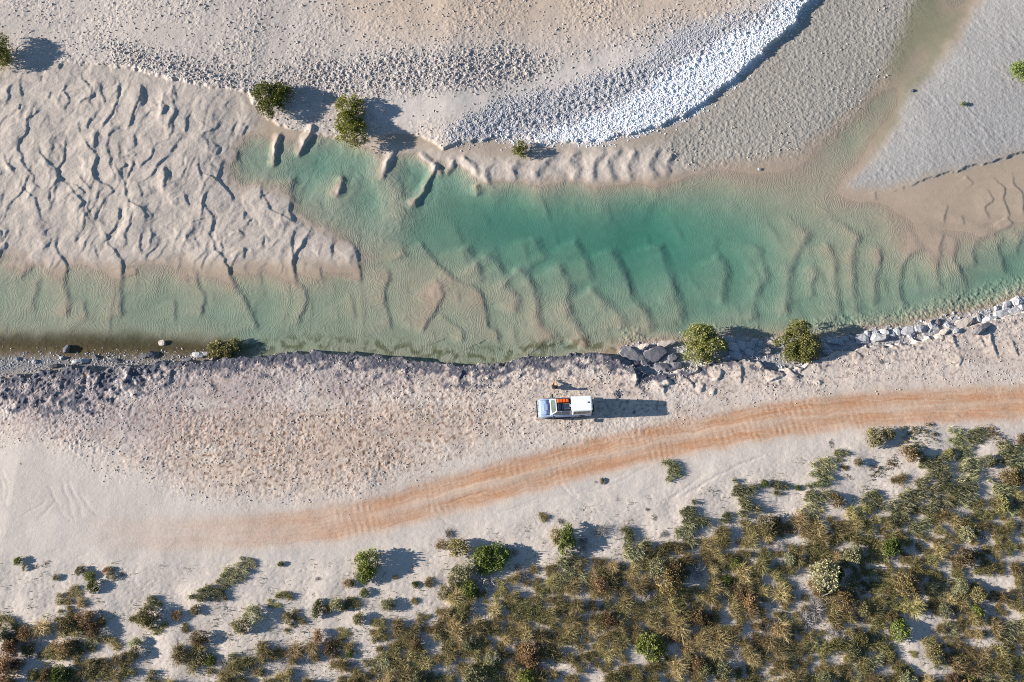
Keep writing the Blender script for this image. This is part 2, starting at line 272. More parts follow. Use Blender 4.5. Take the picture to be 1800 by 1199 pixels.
for p in [[(0,60),(20,110),(40,180),(30,260)],[(330,140),(350,230),(380,310),(400,345)],[(360,140),(400,240),(435,325)],[(260,170),(290,250),(330,310),(375,345)],[(285,250),(240,300),(200,335)],[(-10,90),(0,150),(15,240)],[(420,200),(470,280),(540,330)],[(230,250),(150,300),(80,330)]]: mark(z3((0, 800), p))
for p in [[(840,300),(950,265),(1050,230),(1150,215),(1300,180),(1500,100)],[(900,300),(1000,262),(1100,235),(1250,205)],[(1160,150),(1200,200),(1300,265)],[(520,330),(560,360),(600,372)],[(1200,170),(1250,215)],[(1280,200),(1450,150),(1640,45)]]: mark(z3((600, 800), p), .035, .13)
for p in [[(0,220),(150,130),(300,50),(420,0)],[(60,190),(210,95),(400,10)],[(-60,230),(100,110)]]: mark(z3((1200, 800), p), .04, .14)

# the track: two wheel bands
def band(pts, w0):
    x, y = func_line(pts, 1.0); yc = np.interp(X, x, y)
    d = (Y + .25 * wy - yc); return d / w0
bu = band([(-200,935),(100,925),(300,927),(450,920),(570,907),(650,893),(750,862),(900,822),(1050,783),(1200,752),(1350,725),(1500,706),(1650,697),(1800,692),(2000,690)], .78)
bl = band([(-200,955),(100,947),(300,952),(450,948),(570,936),(650,922),(750,900),(900,860),(1050,820),(1200,786),(1350,757),(1500,738),(1650,729),(1800,722),(2000,718)], .78)
fade = np.interp(U1, [120, 420, 620, 900, 1800], [0, .35, .75, 1, 1])
track = np.clip(np.exp(-np.abs(bu) ** 3) + np.exp(-np.abs(bl) ** 3), 0, 1) * fade
mid_y = (bu * .78 + bl * .78) * .5
halo = np.exp(-np.abs(mid_y / 1.9) ** 4) * fade
ripm = sstep(480, 700, U1) * (1 - .75 * sstep(1420, 1600, U1)) * np.clip(np.exp(-np.abs(bu * .9) ** 4) + np.exp(-np.abs(bl * .9) ** 4), 0, 1)
ripm = ripm * np.clip(.35 + 1.6 * fbm(X / 6, Y / 6, 2, 101), 0, 1)
corr = np.sin(2 * np.pi * (X * .985 + Y * .25 + .25 * wx) / .62)
zS += -.05 * track + .012 * corr * ripm * np.clip(.55 + 1.0 * fbm(X / 2.2, Y / 1.0, 2, 185), .1, 1.2) + .014 * halo * fbm(X / 8, mid_y / .22, 2, 187) + .012 * np.clip(halo - track, 0, 1) + marks * .6 * (1 - track)

# rubble and fine relief
f1, f2, cv = worley(X / .55 + wx * .3, Y / .55 + wy * .3, 5)
g1, g2, gv = worley(X / .30, Y / .30, 8)
peb = np.clip(1 - f1 / .55, 0, 1) * (cv > .35) * (.4 + cv); peb2 = np.clip(1 - g1 / .6, 0, 1) * (gv > .4)
h1, h2, hv = worley(X / 1.5 + wx * .5, Y / 1.1 + wy * .5, 12); plate = hv * sstep(.0, .14, h2 - h1)
k1, k2, kv = worley(X / .62 + wx * .4, Y / .5 + wy * .4, 13); plate2 = kv * sstep(.0, .2, k2 - k1)
def M(poly, f=14, hi=False): return sample(poly_raster(poly, f), U1w if hi else Uw, V1w if hi else Vw)
m_up = sstep(-.3, .3, dR)
m_tan = M([(560,-60),(1340,-60),(1250,40),(1000,60),(800,75),(620,60)], 30)
m_rub = np.clip(M([(470,130),(640,105),(900,88),(985,120),(900,165),(640,172),(480,160)], 12) + M([(170,70),(300,105),(440,140),(470,165),(330,146),(205,110)], 8) + .7 * M([(1080,95),(1185,25),(1200,55),(1100,120)], 8), 0, 1)
m_pale = M([(640,185),(900,152),(1150,70),(1320,20),(1350,5),(1180,100),(960,160),(820,205),(690,228)], 10)
m_grey = M([(780,245),(860,190),(960,165),(1060,140),(1130,110),(1200,60),(1330,25),(1420,-40),(1440,-30),(1350,60),(1200,130),(1100,180),(1000,225),(900,240),(800,256)], 10)
m_white = M([(960,240),(1060,205),(1130,165),(1200,115),(1280,75),(1340,50),(1380,5),(1420,-40),(1450,-40),(1430,0),(1400,35),(1350,85),(1290,140),(1215,200),(1140,228),(1050,249),(960,250),(860,243)], 7)
m_grav = M([(1440,-40),(1640,-60),(1560,130),(1500,220),(1400,275),(1240,300),(1150,260),(1210,215),(1290,155),(1350,100)], 12)
m_silt = M([(1760,-60),(1900,-60),(1900,255),(1800,268),(1700,292),(1600,322),(1480,335),(1560,250),(1600,170),(1680,80)], 8)
m_dune = M([(-100,100),(100,98),(250,122),(400,150),(470,200),(430,260),(560,235),(700,255),(780,268),(900,275),(1200,250),(1240,300),(1000,330),(800,330),(640,460),(-100,470)], 10)
m_alg = M([(-100,588),(200,584),(420,602),(450,615),(380,632),(100,628),(-100,622)], 9)
m_shingle = M([(-100,622),(100,626),(380,626),(420,634),(200,650),(-100,668)], 6)
m_purp = M([(-100,640),(300,635),(700,640),(760,690),(500,740),(300,790),(120,760),(-100,720)], 25, True)
m_dark = M([(-60,668),(60,650),(280,636),(330,660),(240,700),(130,735),(20,730),(-60,700)], 14, True)
m_red = M([(250,740),(500,720),(750,700),(900,760),(720,840),(350,850)], 35, True)
m_low = M([(-200,800),(60,770),(200,830),(420,880),(600,880),(800,800),(1000,770),(1250,735),(1500,690),(2000,670),(2000,1400),(-200,1400)], 16, True)
onledge = inS * (1 - m_low); smooth_r = 1 - .5 * sstep(1150, 1300, U1)
rough_b = sstep(1075, 1110, U0) * sstep(-4.5, -3.2, dC) * (V0 > 480); rough_n = .9 * rough_b + (.16 * m_dune * land + .55 * m_up * np.clip(.75 + 1.1 * fbm(X / 7, Y / 5, 3, 159), .15, 1.5) + .9 * m_rub + 1.0 * m_grey + .55 * m_white + .6 * m_grav) * (1 - .8 * m_pale) + .3 * m_silt + .35 * m_shingle + .2 * m_alg
rough_s = onledge * smooth_r * (.40 + .55 * fbm(X / 5, Y / 4, 3, 111) + .6 * m_dark + .5 * np.exp(-np.clip(dC, 0, 9) / 1.5)) + .08 * m_low
rough = np.clip(rough_n * (1 - inS) + rough_s * inS, 0, 1.4)
zN = zN + rough_n * (.075 * peb + .03 * peb2) + .030 * sand_sw * m_dune + .075 * m_dune * land * fbm(X / 3.0 + wx * .6, Y / 4.5, 2, 55) + .034 * m_silt * np.clip(.4 + 1.3 * fbm(X / 5, Y / 5, 3, 195), .05, 1.2) * fbm((X + Y * .6) / .55, (Y - X * .6) / 1.8, 3, 115) + .03 * m_up * fbm(X / 2.5, Y / 2.5, 3, 117)
zN = zN + .007 * m_dune * land * fbm(X / .45, Y / .45, 2, 118)
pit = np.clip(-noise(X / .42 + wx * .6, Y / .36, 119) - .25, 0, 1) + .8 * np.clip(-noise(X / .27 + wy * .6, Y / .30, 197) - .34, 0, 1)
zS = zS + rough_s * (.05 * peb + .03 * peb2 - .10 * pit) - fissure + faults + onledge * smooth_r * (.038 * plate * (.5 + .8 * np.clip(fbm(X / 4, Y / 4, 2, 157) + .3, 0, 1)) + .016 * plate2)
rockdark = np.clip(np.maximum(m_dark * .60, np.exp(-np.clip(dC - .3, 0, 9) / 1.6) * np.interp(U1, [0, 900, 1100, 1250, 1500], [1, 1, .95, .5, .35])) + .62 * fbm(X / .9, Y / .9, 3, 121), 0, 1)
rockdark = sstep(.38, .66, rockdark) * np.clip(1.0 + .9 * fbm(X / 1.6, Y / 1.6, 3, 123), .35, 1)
zS = zS - .035 * dune_m * pit + .012 * dune_m * peb2 - .05 * dune_m * np.clip(-noise(X / .38, Y / .45, 163) - .3, 0, 1) * np.clip(.4 + 1.2 * fbm(X / 5, Y / 5, 2, 165), 0, 1)
zS = zS + .09 * m_dark * rockdark * (.4 + peb)
Z = zN * (1 - inS) + zS * inS

# colours of the ground itself (photograph-like sRGB, turned to reflectance)
def srgb(r, g, b, k=.74):
    c = np.array([r, g, b]) / 255.0; c = np.where(c > .04045, ((c + .055) / 1.055) ** 2.4, c / 12.92); return c * k
col = np.zeros(X.shape + (3,))
def lay(m, c): 
    global col
    m = np.clip(m, 0, 1)[..., None]; col = col * (1 - m) + srgb(*c) * m
lay(np.ones_like(X), (184, 166, 146))
lay(m_dune, (198, 186, 174)); lay(m_up, (208, 196, 185)); lay(m_tan * m_up, (206, 186, 166)); lay(m_rub, (196, 188, 182)); lay(m_pale, (214, 204, 195))
lay(m_grav, (176, 169, 158)); lay(M([(1625,-60),(1735,-60),(1660,90),(1600,190),(1530,265),(1470,300),(1500,220),(1560,130)], 9), (150, 145, 120)); lay(m_silt, (176, 173, 169)); lay(m_grey * np.clip(.75 + .6 * fbm(X / 2.5, Y / 1.5, 3, 149), .2, 1), (190, 189, 192)); lay(m_white * np.clip(.85 + .9 * fbm(X / 1.8, Y / 1.8, 3, 193), .35, 1), (246, 248, 252, .92))
lay(.85 * sstep(.03, -.06, zN) * (1 - m_silt), (188, 172, 149)); lay(.55 * sstep(.075, .02, zN) * sstep(-.08, -.01, zN), (176, 158, 140)); lay(m_shingle, (150, 146, 144)); lay(m_alg, (92, 80, 52))
alg2 = np.exp(-((dC + 1.1) / .9) ** 2) * sstep(-.1, .3, fbm(X / .9, Y / .9, 3, 131)) * (U0 > 380)
lay(.75 * alg2, (105, 96, 58))
m_blk = sstep(-.02, .10, zN) * sstep(1075, 1110, U0) * sstep(-4.5, -3.2, dC) * (1 - sstep(1800, 1900, U0)); lay(m_blk * (V0 > 480), (172, 169, 168)); lay(m_blk * (V0 > 480) * sstep(.0, .4, fbm(X / .8, Y / .8, 3, 139)) * .6, (205, 196, 184))
colN = col.copy()
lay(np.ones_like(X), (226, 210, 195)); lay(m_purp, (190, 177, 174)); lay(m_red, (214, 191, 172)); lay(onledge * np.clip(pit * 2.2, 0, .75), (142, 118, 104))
lay(onledge * sstep(.1, .5, fbm(X / 2.1, Y / 2.1, 4, 133)) * .5, (186, 176, 170))
lay(onledge * peb * .25, (170, 150, 140)); lay(onledge * .55 * sstep(.12, .5, fbm(X / 6, Y / 2.6, 4, 189)), (226, 214, 202)); lay(onledge * .35 * sstep(.15, .5, fbm(X / 3.5, Y / 3, 4, 191)), (196, 176, 160))
lay(m_low, (216, 205, 194)); lay(dune_m * .6, (217, 204, 191))
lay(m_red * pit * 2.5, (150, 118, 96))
for (u, v, r) in ((413, 747, 16), (246, 712, 11), (190, 723, 8), (404, 800, 12), (1084, 700, 6)):
    gxx, gyy = ground(u, v, 1.0); lay(.6 * np.exp(-(np.hypot(X - gxx, Y - gyy) / (r * .055)) ** 4) * sstep(-.3, .2, fbm(X / .3, Y / .3, 2, 135)), (128, 116, 116))
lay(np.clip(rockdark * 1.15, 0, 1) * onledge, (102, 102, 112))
lay(halo * .7, (215, 184, 156)); lay(track * np.clip(.72 + .5 * fbm(X / 5, Y / 1.2, 3, 161), .3, .95), (204, 152, 114)); lay(.5 * np.clip(halo - track * 1.4, 0, 1) * sstep(.0, .4, fbm(X / 3, Y / .5, 3, 137)), (214, 190, 168))
lay(.55 * track * sstep(.05, .45, fbm(X / 7, mid_y / .16, 3, 181)), (184, 134, 100)); lay(.6 * halo * sstep(.1, .5, fbm(X / 9, mid_y / .22, 3, 183)), (221, 196, 172))
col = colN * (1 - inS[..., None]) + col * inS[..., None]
var = 1 + .07 * fbm(X / 5, Y / 5, 3, 141) + .07 * fbm(X / .7, Y / .7, 3, 145)
col = col * var[..., None]
ripple = (1 - inS) * np.clip(sstep(.03, -.03, Z) * .9 + .12 * m_dune * land, 0, 1) * (1 - m_alg)
ripple = ripple * np.clip(.75 + .6 * fbm(X / 3, Y / 3, 2, 147), .1, 1) * np.clip(1.15 + Z * 1.6, .25, 1) + .05 * m_low * (1 - halo) * inS

# normals of the whole sheet, so that the pieces below meet without seams
dzx = np.gradient(Z, STEP, axis=1); dzy = np.gradient(Z, STEP, axis=0)
NRM = np.stack([-dzx, -dzy, np.ones_like(Z)], -1); NRM /= np.linalg.norm(NRM, axis=-1, keepdims=True)
def zat(x, y):
    fx = np.clip((np.asarray(x, float) - gx[0]) / STEP, 0, NX - 1.001); fy = np.clip((np.asarray(y, float) - gy[0]) / STEP, 0, NY - 1.001)
    i = fx.astype(int); j = fy.astype(int); a = fx - i; b = fy - j
    return (Z[j, i] * (1 - a) + Z[j, i + 1] * a) * (1 - b) + (Z[j + 1, i] * (1 - a) + Z[j + 1, i + 1] * a) * b
def spot(u, v):
    z = 0.5
    for _ in range(4):
        x, y = ground(u, v, z); z = zat(x, y)
    return float(x), float(y), float(z)

# ------------------------------------------------------------------ materials
def new_mat(name):
    m = bpy.data.materials.new(name); m.use_nodes = True
    nt = m.node_tree; return m, nt.nodes, nt.links, nt.nodes['Principled BSDF']
def paint(name, c, rough=.5, metal=0., vary=.08, scale=3.0, bump=0., spec=.5):
    m, N, L, p = new_mat(name)
    tc = N.new('ShaderNodeTexCoord'); nz = N.new('ShaderNodeTexNoise'); nz.inputs['Scale'].default_value = scale; nz.inputs['Detail'].default_value = 5
    L.new(tc.outputs['Object'], nz.inputs['Vector'])
    mr = N.new('ShaderNodeMapRange'); mr.inputs[3].default_value = 1 - vary * 2; mr.inputs[4].default_value = 1 + vary * 2; L.new(nz.outputs[0], mr.inputs[0])
    mx = N.new('ShaderNodeMix'); mx.data_type = 'RGBA'; mx.blend_type = 'MULTIPLY'; mx.inputs[0].default_value = 1; mx.inputs[6].default_value = (*c, 1)
    L.new(mr.outputs[0], mx.inputs[7]); L.new(mx.outputs[2], p.inputs['Base Color'])
    p.inputs['Roughness'].default_value = rough; p.inputs['Metallic'].default_value = metal; p.inputs['Specular IOR Level'].default_value = spec
    if bump:
        b = N.new('ShaderNodeBump'); b.inputs['Distance'].default_value = bump; L.new(nz.outputs[0], b.inputs['Height']); L.new(b.outputs[0], p.inputs['Normal'])
    return m
def terrain_mat():
    m, N, L, p = new_mat('ground_surface')
    at = lambda n: (lambda a: (setattr(a, 'attribute_name', n), a)[1])(N.new('ShaderNodeAttribute'))
    tc = N.new('ShaderNodeTexCoord')
    def noise_n(s, d=4, r=.6):
        k = N.new('ShaderNodeTexNoise'); k.inputs['Scale'].default_value = s; k.inputs['Detail'].default_value = d; k.inputs['Roughness'].default_value = r
        L.new(tc.outputs['Object'], k.inputs['Vector']); return k.outputs[0]
    def math_n(op, a, b=None):
        k = N.new('ShaderNodeMath'); k.operation = op
        for i, q in enumerate((a, b)):
            if q is None: continue
            if isinstance(q, (int, float)): k.inputs[i].default_value = q
            else: L.new(q, k.inputs[i])
        return k.outputs[0]
    n_f = noise_n(9, 4, .7); n_m = noise_n(3.2, 5, .65); n_l = noise_n(.6, 4)
    v = math_n('ADD', math_n('MULTIPLY', n_f, .22), math_n('ADD', math_n('MULTIPLY', n_m, .16), .81))
    mx = N.new('ShaderNodeMix'); mx.data_type = 'RGBA'; mx.blend_type = 'MULTIPLY'; mx.inputs[0].default_value = 1
    L.new(at('Col').outputs['Color'], mx.inputs[6]); L.new(v, mx.inputs[7]); L.new(mx.outputs[2], p.inputs['Base Color'])
    p.inputs['Roughness'].default_value = .95; p.inputs['Specular IOR Level'].default_value = .15
    vo = N.new('ShaderNodeTexVoronoi'); vo.inputs['Scale'].default_value = 3.6; L.new(tc.outputs['Object'], vo.inputs['Vector'])
    stones = math_n('MULTIPLY', math_n('SUBTRACT', .6, vo.outputs['Distance']), .07)
    grit = math_n('MULTIPLY', n_m, .10)
    hr = math_n('MULTIPLY', math_n('ADD', stones, grit), at('rough').outputs['Fac'])
    wn1 = N.new('ShaderNodeTexNoise'); wn1.inputs['Scale'].default_value = .30; wn1.inputs['Detail'].default_value = 2.5; L.new(tc.outputs['Object'], wn1.inputs['Vector'])
    sc1 = N.new('ShaderNodeVectorMath'); sc1.operation = 'SCALE'; sc1.inputs[3].default_value = 5.5; L.new(wn1.outputs['Color'], sc1.inputs[0])
    ad1 = N.new('ShaderNodeVectorMath'); ad1.operation = 'ADD'; L.new(tc.outputs['Object'], ad1.inputs[0]); L.new(sc1.outputs[0], ad1.inputs[1])
    wv = N.new('ShaderNodeTexWave'); wv.wave_type = 'BANDS'; wv.bands_direction = 'X'; wv.inputs['Scale'].default_value = .92
    wv.inputs['Distortion'].default_value = 5.0; wv.inputs['Detail'].default_value = 2.0; wv.inputs['Detail Scale'].default_value = 1.1; wv.inputs['Detail Roughness'].default_value = .6
    L.new(ad1.outputs[0], wv.inputs['Vector'])
    rp = math_n('MULTIPLY', math_n('MULTIPLY', math_n('ADD', math_n('MULTIPLY', wv.outputs['Fac'], .014), math_n('MULTIPLY', noise_n(2.6, 3, .6), .045)), math_n('ADD', n_l, .45)), at('ripple').outputs['Fac'])
    h = math_n('ADD', math_n('ADD', hr, rp), math_n('MULTIPLY', n_f, .016))
    b = N.new('ShaderNodeBump'); b.inputs['Distance'].default_value = 1.0; b.inputs['Strength'].default_value = .8
    L.new(h, b.inputs['Height']); L.new(b.outputs[0], p.inputs['Normal'])
    return m
MAT_G = terrain_mat()

def set_mesh(name, co, faces, mat, smooth=True):
    """faces: (n,3) or (n,4) index array"""
    me = bpy.data.meshes.new(name); k = faces.shape[1]; nf = len(faces)
    me.vertices.add(len(co)); me.vertices.foreach_set('co', np.ascontiguousarray(co, np.float32).ravel())
    me.loops.add(nf * k); me.loops.foreach_set('vertex_index', np.ascontiguousarray(faces, np.int32).ravel())
    me.polygons.add(nf); me.polygons.foreach_set('loop_start', np.arange(0, nf * k, k, dtype=np.int32))
    me.update(calc_edges=True)
    me.polygons.foreach_set('use_smooth', np.full(nf, smooth, bool))
    if mat: me.materials.append(mat)
    return me
def link(name, me, parent=None, loc=None):
    o = bpy.data.objects.new(name, me); COL.objects.link(o)
    if parent: o.parent = parent
    if loc is not None: o.location = loc
    return o
def tag(o, label=None, cat=None, group=None, kind=None):
    for k, q in (('label', label), ('category', cat), ('group', group), ('kind', kind)):
        if q: o[k] = q
    return o
def attr(me, name, typ, data):
    a = me.attributes.new(name, typ, 'POINT')
    a.data.foreach_set('color' if typ == 'FLOAT_COLOR' else 'value', np.ascontiguousarray(data, np.float32).ravel())

# ------------------------------------------------------------------ the ground, cut into its regions
idx = np.arange(NX * NY).reshape(NY, NX)
quad = np.stack([idx[:-1, :-1], idx[:-1, 1:], idx[1:, 1:], idx[1:, :-1]], -1).reshape(-1, 4)
reg = np.zeros(X.shape, np.int8)                     # 0 tidal sand
reg[(m_up > .5)] = 1; reg[(m_silt > .5)] = 2
reg[inS > .5] = 3; reg[(inS > .5) & (m_low > .5)] = 5; reg[(halo > .45) & (inS > .5)] = 4
regf = reg[:-1, :-1].ravel()
V3 = np.stack([X, Y, Z], -1).reshape(-1, 3); colf = np.concatenate([col, np.ones(X.shape + (1,))], -1).reshape(-1, 4)
roughf = rough.ravel(); ripf = ripple.ravel(); nrmf = NRM.reshape(-1, 3)
REG = ['tidal_sand_flat', 'gravel_bank', 'silt_bank', 'rock_ledge', 'dirt_track', 'sand_dune']
LAB = ['rippled grey-brown tidal sand and the creek bed under the water', 'pale stony bank above the rippled sand, with a grey and a white gravel band', 'smooth grey silt bank in the upper right corner', 'pinkish limestone ledge between the creek and the dirt track', 'orange-brown dirt track with washboard ripples', 'pale sandy dune ground under the scrub']
for r, nm in enumerate(REG):
    q = quad[regf == r]; used, inv = np.unique(q, return_inverse=True)
    me = set_mesh(nm, V3[used], inv.reshape(-1, 4), MAT_G)
    attr(me, 'Col', 'FLOAT_COLOR', colf[used]); attr(me, 'rough', 'FLOAT', roughf[used]); attr(me, 'ripple', 'FLOAT', ripf[used])
    me.normals_split_custom_set_from_vertices(nrmf[used].tolist())
    tag(link(nm, me), LAB[r], None, None, 'structure')
# land beyond, out to the horizon
rim = np.concatenate([idx[0, :-1], idx[:-1, -1], idx[-1, :0:-1], idx[:0:-1, 0]])
rp0 = V3[rim]; rc = colf[rim]; nr = len(rim); rings = [rp0]; cols = [rc]
for s, zz in ((4, .45), (20, .6), (90, .9), (600, 1.2), (3500, 1.2)):
    d = rp0[:, :2] - np.array([0, 5.0]); d = d / np.linalg.norm(d, axis=1, keepdims=True)
    p = np.concatenate([rp0[:, :2] + d * s, np.full((nr, 1), zz)], 1); rings.append(p)
    cols.append(np.concatenate([np.tile(srgb(200, 186, 170), (nr, 1)), np.ones((nr, 1))], 1))
fo = []
for k in range(5):
    a = np.arange(nr); b = (a + 1) % nr
    fo.append(np.stack([k * nr + a, k * nr + b, (k + 1) * nr + b, (k + 1) * nr + a], 1)[:, ::-1])
me = set_mesh('ground', np.concatenate(rings), np.concatenate(fo), MAT_G)
attr(me, 'Col', 'FLOAT_COLOR', np.concatenate(cols)); attr(me, 'rough', 'FLOAT', np.full(nr * 6, .2)); attr(me, 'ripple', 'FLOAT', np.zeros(nr * 6))
tag(link('ground', me), kind='structure')

# ------------------------------------------------------------------ water: a closed body with absorption
def water_mat():
    m, N, L, p = new_mat('creek_water'); N.remove(p); out = N['Material Output']
    tr = N.new('ShaderNodeBsdfTransparent'); gl = N.new('ShaderNodeBsdfGlossy'); gl.inputs['Roughness'].default_value = .05
    fr = N.new('ShaderNodeFresnel'); fr.inputs['IOR'].default_value = 1.33
    ge = N.new('ShaderNodeNewGeometry'); fm = N.new('ShaderNodeMix'); L.new(ge.outputs['Backfacing'], fm.inputs[0]); L.new(fr.outputs[0], fm.inputs[2]); fm.inputs[3].default_value = .12
    ms = N.new('ShaderNodeMixShader'); L.new(fm.outputs[0], ms.inputs[0]); L.new(tr.outputs[0], ms.inputs[1]); L.new(gl.outputs[0], ms.inputs[2])
    tc = N.new('ShaderNodeTexCoord'); mp = N.new('ShaderNodeMapping'); mp.inputs['Scale'].default_value = (1.0, .33, 1.0); mp.inputs['Rotation'].default_value = (0, 0, R(8))
    L.new(tc.outputs['Object'], mp.inputs[0])
    nz = N.new('ShaderNodeTexNoise'); nz.inputs['Scale'].default_value = 2.4; nz.inputs['Detail'].default_value = 3; nz.inputs['Roughness'].default_value = .55; L.new(mp.outputs[0], nz.inputs['Vector'])
    bp = N.new('ShaderNodeBump'); bp.inputs['Distance'].default_value = .26; bp.inputs['Strength'].default_value = .7; L.new(nz.outputs[0], bp.inputs['Height']); L.new(bp.outputs[0], gl.inputs['Normal'])
    va = N.new('ShaderNodeVolumeAbsorption'); va.inputs['Color'].default_value = (.06, .76, .73, 1); va.inputs['Density'].default_value = .66
    L.new(ms.outputs[0], out.inputs['Surface']); L.new(va.outputs[0], out.inputs['Volume'])
    return m
bm = bmesh.new(); bmesh.ops.create_cube(bm, size=1)
for v_ in bm.verts: v_.co = (v_.co.x * 135.8, 5 + v_.co.y * 91.8, 0.0 if v_.co.z > 0 else -4.0)
me = bpy.data.meshes.new('water'); bm.to_mesh(me); bm.free(); me.materials.append(water_mat())
tag(link('water', me), 'clear turquoise tidal creek water', None, None, 'structure')
#@@OBJECTS@@

# ------------------------------------------------------------------ foliage materials
def leaf_mat(name, c1, c2, c3, trans=.25, rough=.6):
    m, N, L, p = new_mat(name); N.remove(p); out = N['Material Output']
    ge = N.new('ShaderNodeNewGeometry'); cr = N.new('ShaderNodeValToRGB')
    e = cr.color_ramp.elements; e[0].position = 0; e[0].color = (*c1, 1); e[1].position = 1; e[1].color = (*c3, 1)
    k = cr.color_ramp.elements.new(.55); k.color = (*c2, 1)
    oi = N.new('ShaderNodeObjectInfo'); tc = N.new('ShaderNodeTexCoord')
    nz = N.new('ShaderNodeTexNoise'); nz.inputs['Scale'].default_value = 2.0; L.new(tc.outputs['Object'], nz.inputs['Vector'])
    a1 = N.new('ShaderNodeMath'); a1.operation = 'MULTIPLY_ADD'; L.new(nz.outputs[0], a1.inputs[0]); a1.inputs[1].default_value = .7; 
    a2 = N.new('ShaderNodeMath'); a2.operation = 'MULTIPLY_ADD'; L.new(ge.outputs['Random Per Island'], a2.inputs[0]); a2.inputs[1].default_value = .55; a2.inputs[2].default_value = -.25
    L.new(a2.outputs[0], a1.inputs[2])
    a3 = N.new('ShaderNodeMath'); a3.operation = 'MULTIPLY_ADD'; L.new(oi.outputs['Random'], a3.inputs[0]); a3.inputs[1].default_value = .45; L.new(a1.outputs[0], a3.inputs[2])
    n2 = N.new('ShaderNodeTexNoise'); n2.inputs['Scale'].default_value = .16; n2.inputs['Detail'].default_value = 3; L.new(oi.outputs['Location'], n2.inputs['Vector'])
    hs = N.new('ShaderNodeHueSaturation'); m5 = N.new('ShaderNodeMapRange'); m5.inputs[1].default_value = .35; m5.inputs[2].default_value = .65; m5.inputs[3].default_value = .488; m5.inputs[4].default_value = .522; L.new(n2.outputs[0], m5.inputs[0]); L.new(m5.outputs[0], hs.inputs['Hue'])
    m6 = N.new('ShaderNodeMapRange'); m6.inputs[3].default_value = .75; m6.inputs[4].default_value = 1.3; L.new(oi.outputs['Random'], m6.inputs[0]); L.new(m6.outputs[0], hs.inputs['Value']); L.new(cr.outputs[0], hs.inputs['Color'])
    L.new(a3.outputs[0], cr.inputs[0])
    di = N.new('ShaderNodeBsdfPrincipled'); di.inputs['Roughness'].default_value = rough; di.inputs['Specular IOR Level'].default_value = .3; L.new(hs.outputs[0], di.inputs['Base Color'])
    tl = N.new('ShaderNodeBsdfTranslucent'); L.new(hs.outputs[0], tl.inputs[0])
    ms = N.new('ShaderNodeMixShader'); ms.inputs[0].default_value = trans; L.new(di.outputs[0], ms.inputs[1]); L.new(tl.outputs[0], ms.inputs[2]); L.new(ms.outputs[0], out.inputs['Surface'])
    return m
LM = {
 'mangrove': leaf_mat('mangrove_leaf', (.075,.09,.016), (.175,.18,.03), (.34,.31,.065)),
 'mangrove_pale': leaf_mat('mangrove_pale_leaf', (.12,.125,.036), (.235,.235,.07), (.39,.37,.14)),
 'green': leaf_mat('green_leaf', (.065,.085,.018), (.135,.165,.036), (.23,.25,.065)),
 'olive': leaf_mat('olive_leaf', (.105,.09,.036), (.21,.18,.075), (.34,.29,.13)),
 'brown': leaf_mat('brown_leaf', (.11,.072,.036), (.21,.14,.066), (.34,.23,.11)),
 'grey': leaf_mat('grey_leaf', (.16,.155,.08), (.275,.265,.145), (.40,.38,.22)),
 'straw': leaf_mat('straw_blade', (.13,.098,.044), (.29,.225,.105), (.50,.40,.20)),
 'dead': leaf_mat('dead_twig', (.10,.085,.072), (.20,.18,.165), (.34,.31,.29), .05),
}
BARK = paint('bark', (.10, .085, .07), .9, bump=.01, vary=.2, scale=9)

def tri_mesh(name, co, fc, mat, smooth=False):
    return set_mesh(name, np.array(co, float), np.array(fc, int), mat, smooth)
def blades(rg, n, length, spread, width, centres=((0, 0, 1.0),), lean=(0, 0), flat=.5, curl=.5):
    """arching blades (3 triangles each) that spring from the given centres"""
    cs = np.array(centres, float); w = cs[:, 2] / cs[:, 2].sum(); ci = rg.choice(len(cs), n, p=w)
    az = rg.random(n) * 2 * np.pi; el = flat * (rg.random(n) ** .6)
    ln = length * (.55 + .6 * rg.random(n)) * cs[ci, 2]
    base = np.stack([cs[ci, 0] + spread * cs[ci, 2] * rg.normal(size=n) * .4, cs[ci, 1] + spread * cs[ci, 2] * rg.normal(size=n) * .4, np.full(n, -.03)], 1)
    dr = np.stack([np.cos(az) * np.sin(el) + lean[0], np.sin(az) * np.sin(el) + lean[1], np.cos(el)], 1); dr /= np.linalg.norm(dr, axis=1, keepdims=True)
    mid = base + dr * ln[:, None] * .55
    d2 = dr + np.stack([np.cos(az) * curl + lean[0], np.sin(az) * curl + lean[1], -.35 - .6 * rg.random(n)], 1); d2 /= np.linalg.norm(d2, axis=1, keepdims=True)
    tip = mid + d2 * ln[:, None] * .5
    sd = np.stack([-np.sin(az), np.cos(az), rg.normal(size=n) * .3], 1) * (width * (.6 + .8 * rg.random(n)))[:, None] * .5
    co = np.stack([base - sd, base + sd, mid - sd * .9, mid + sd * .9, tip], 1).reshape(-1, 3)
    o = np.arange(n)[:, None] * 5
    fc = np.concatenate([o + np.array([[0, 1, 3]]), o + np.array([[0, 3, 2]]), o + np.array([[2, 3, 4]])], 0)
    return co, fc
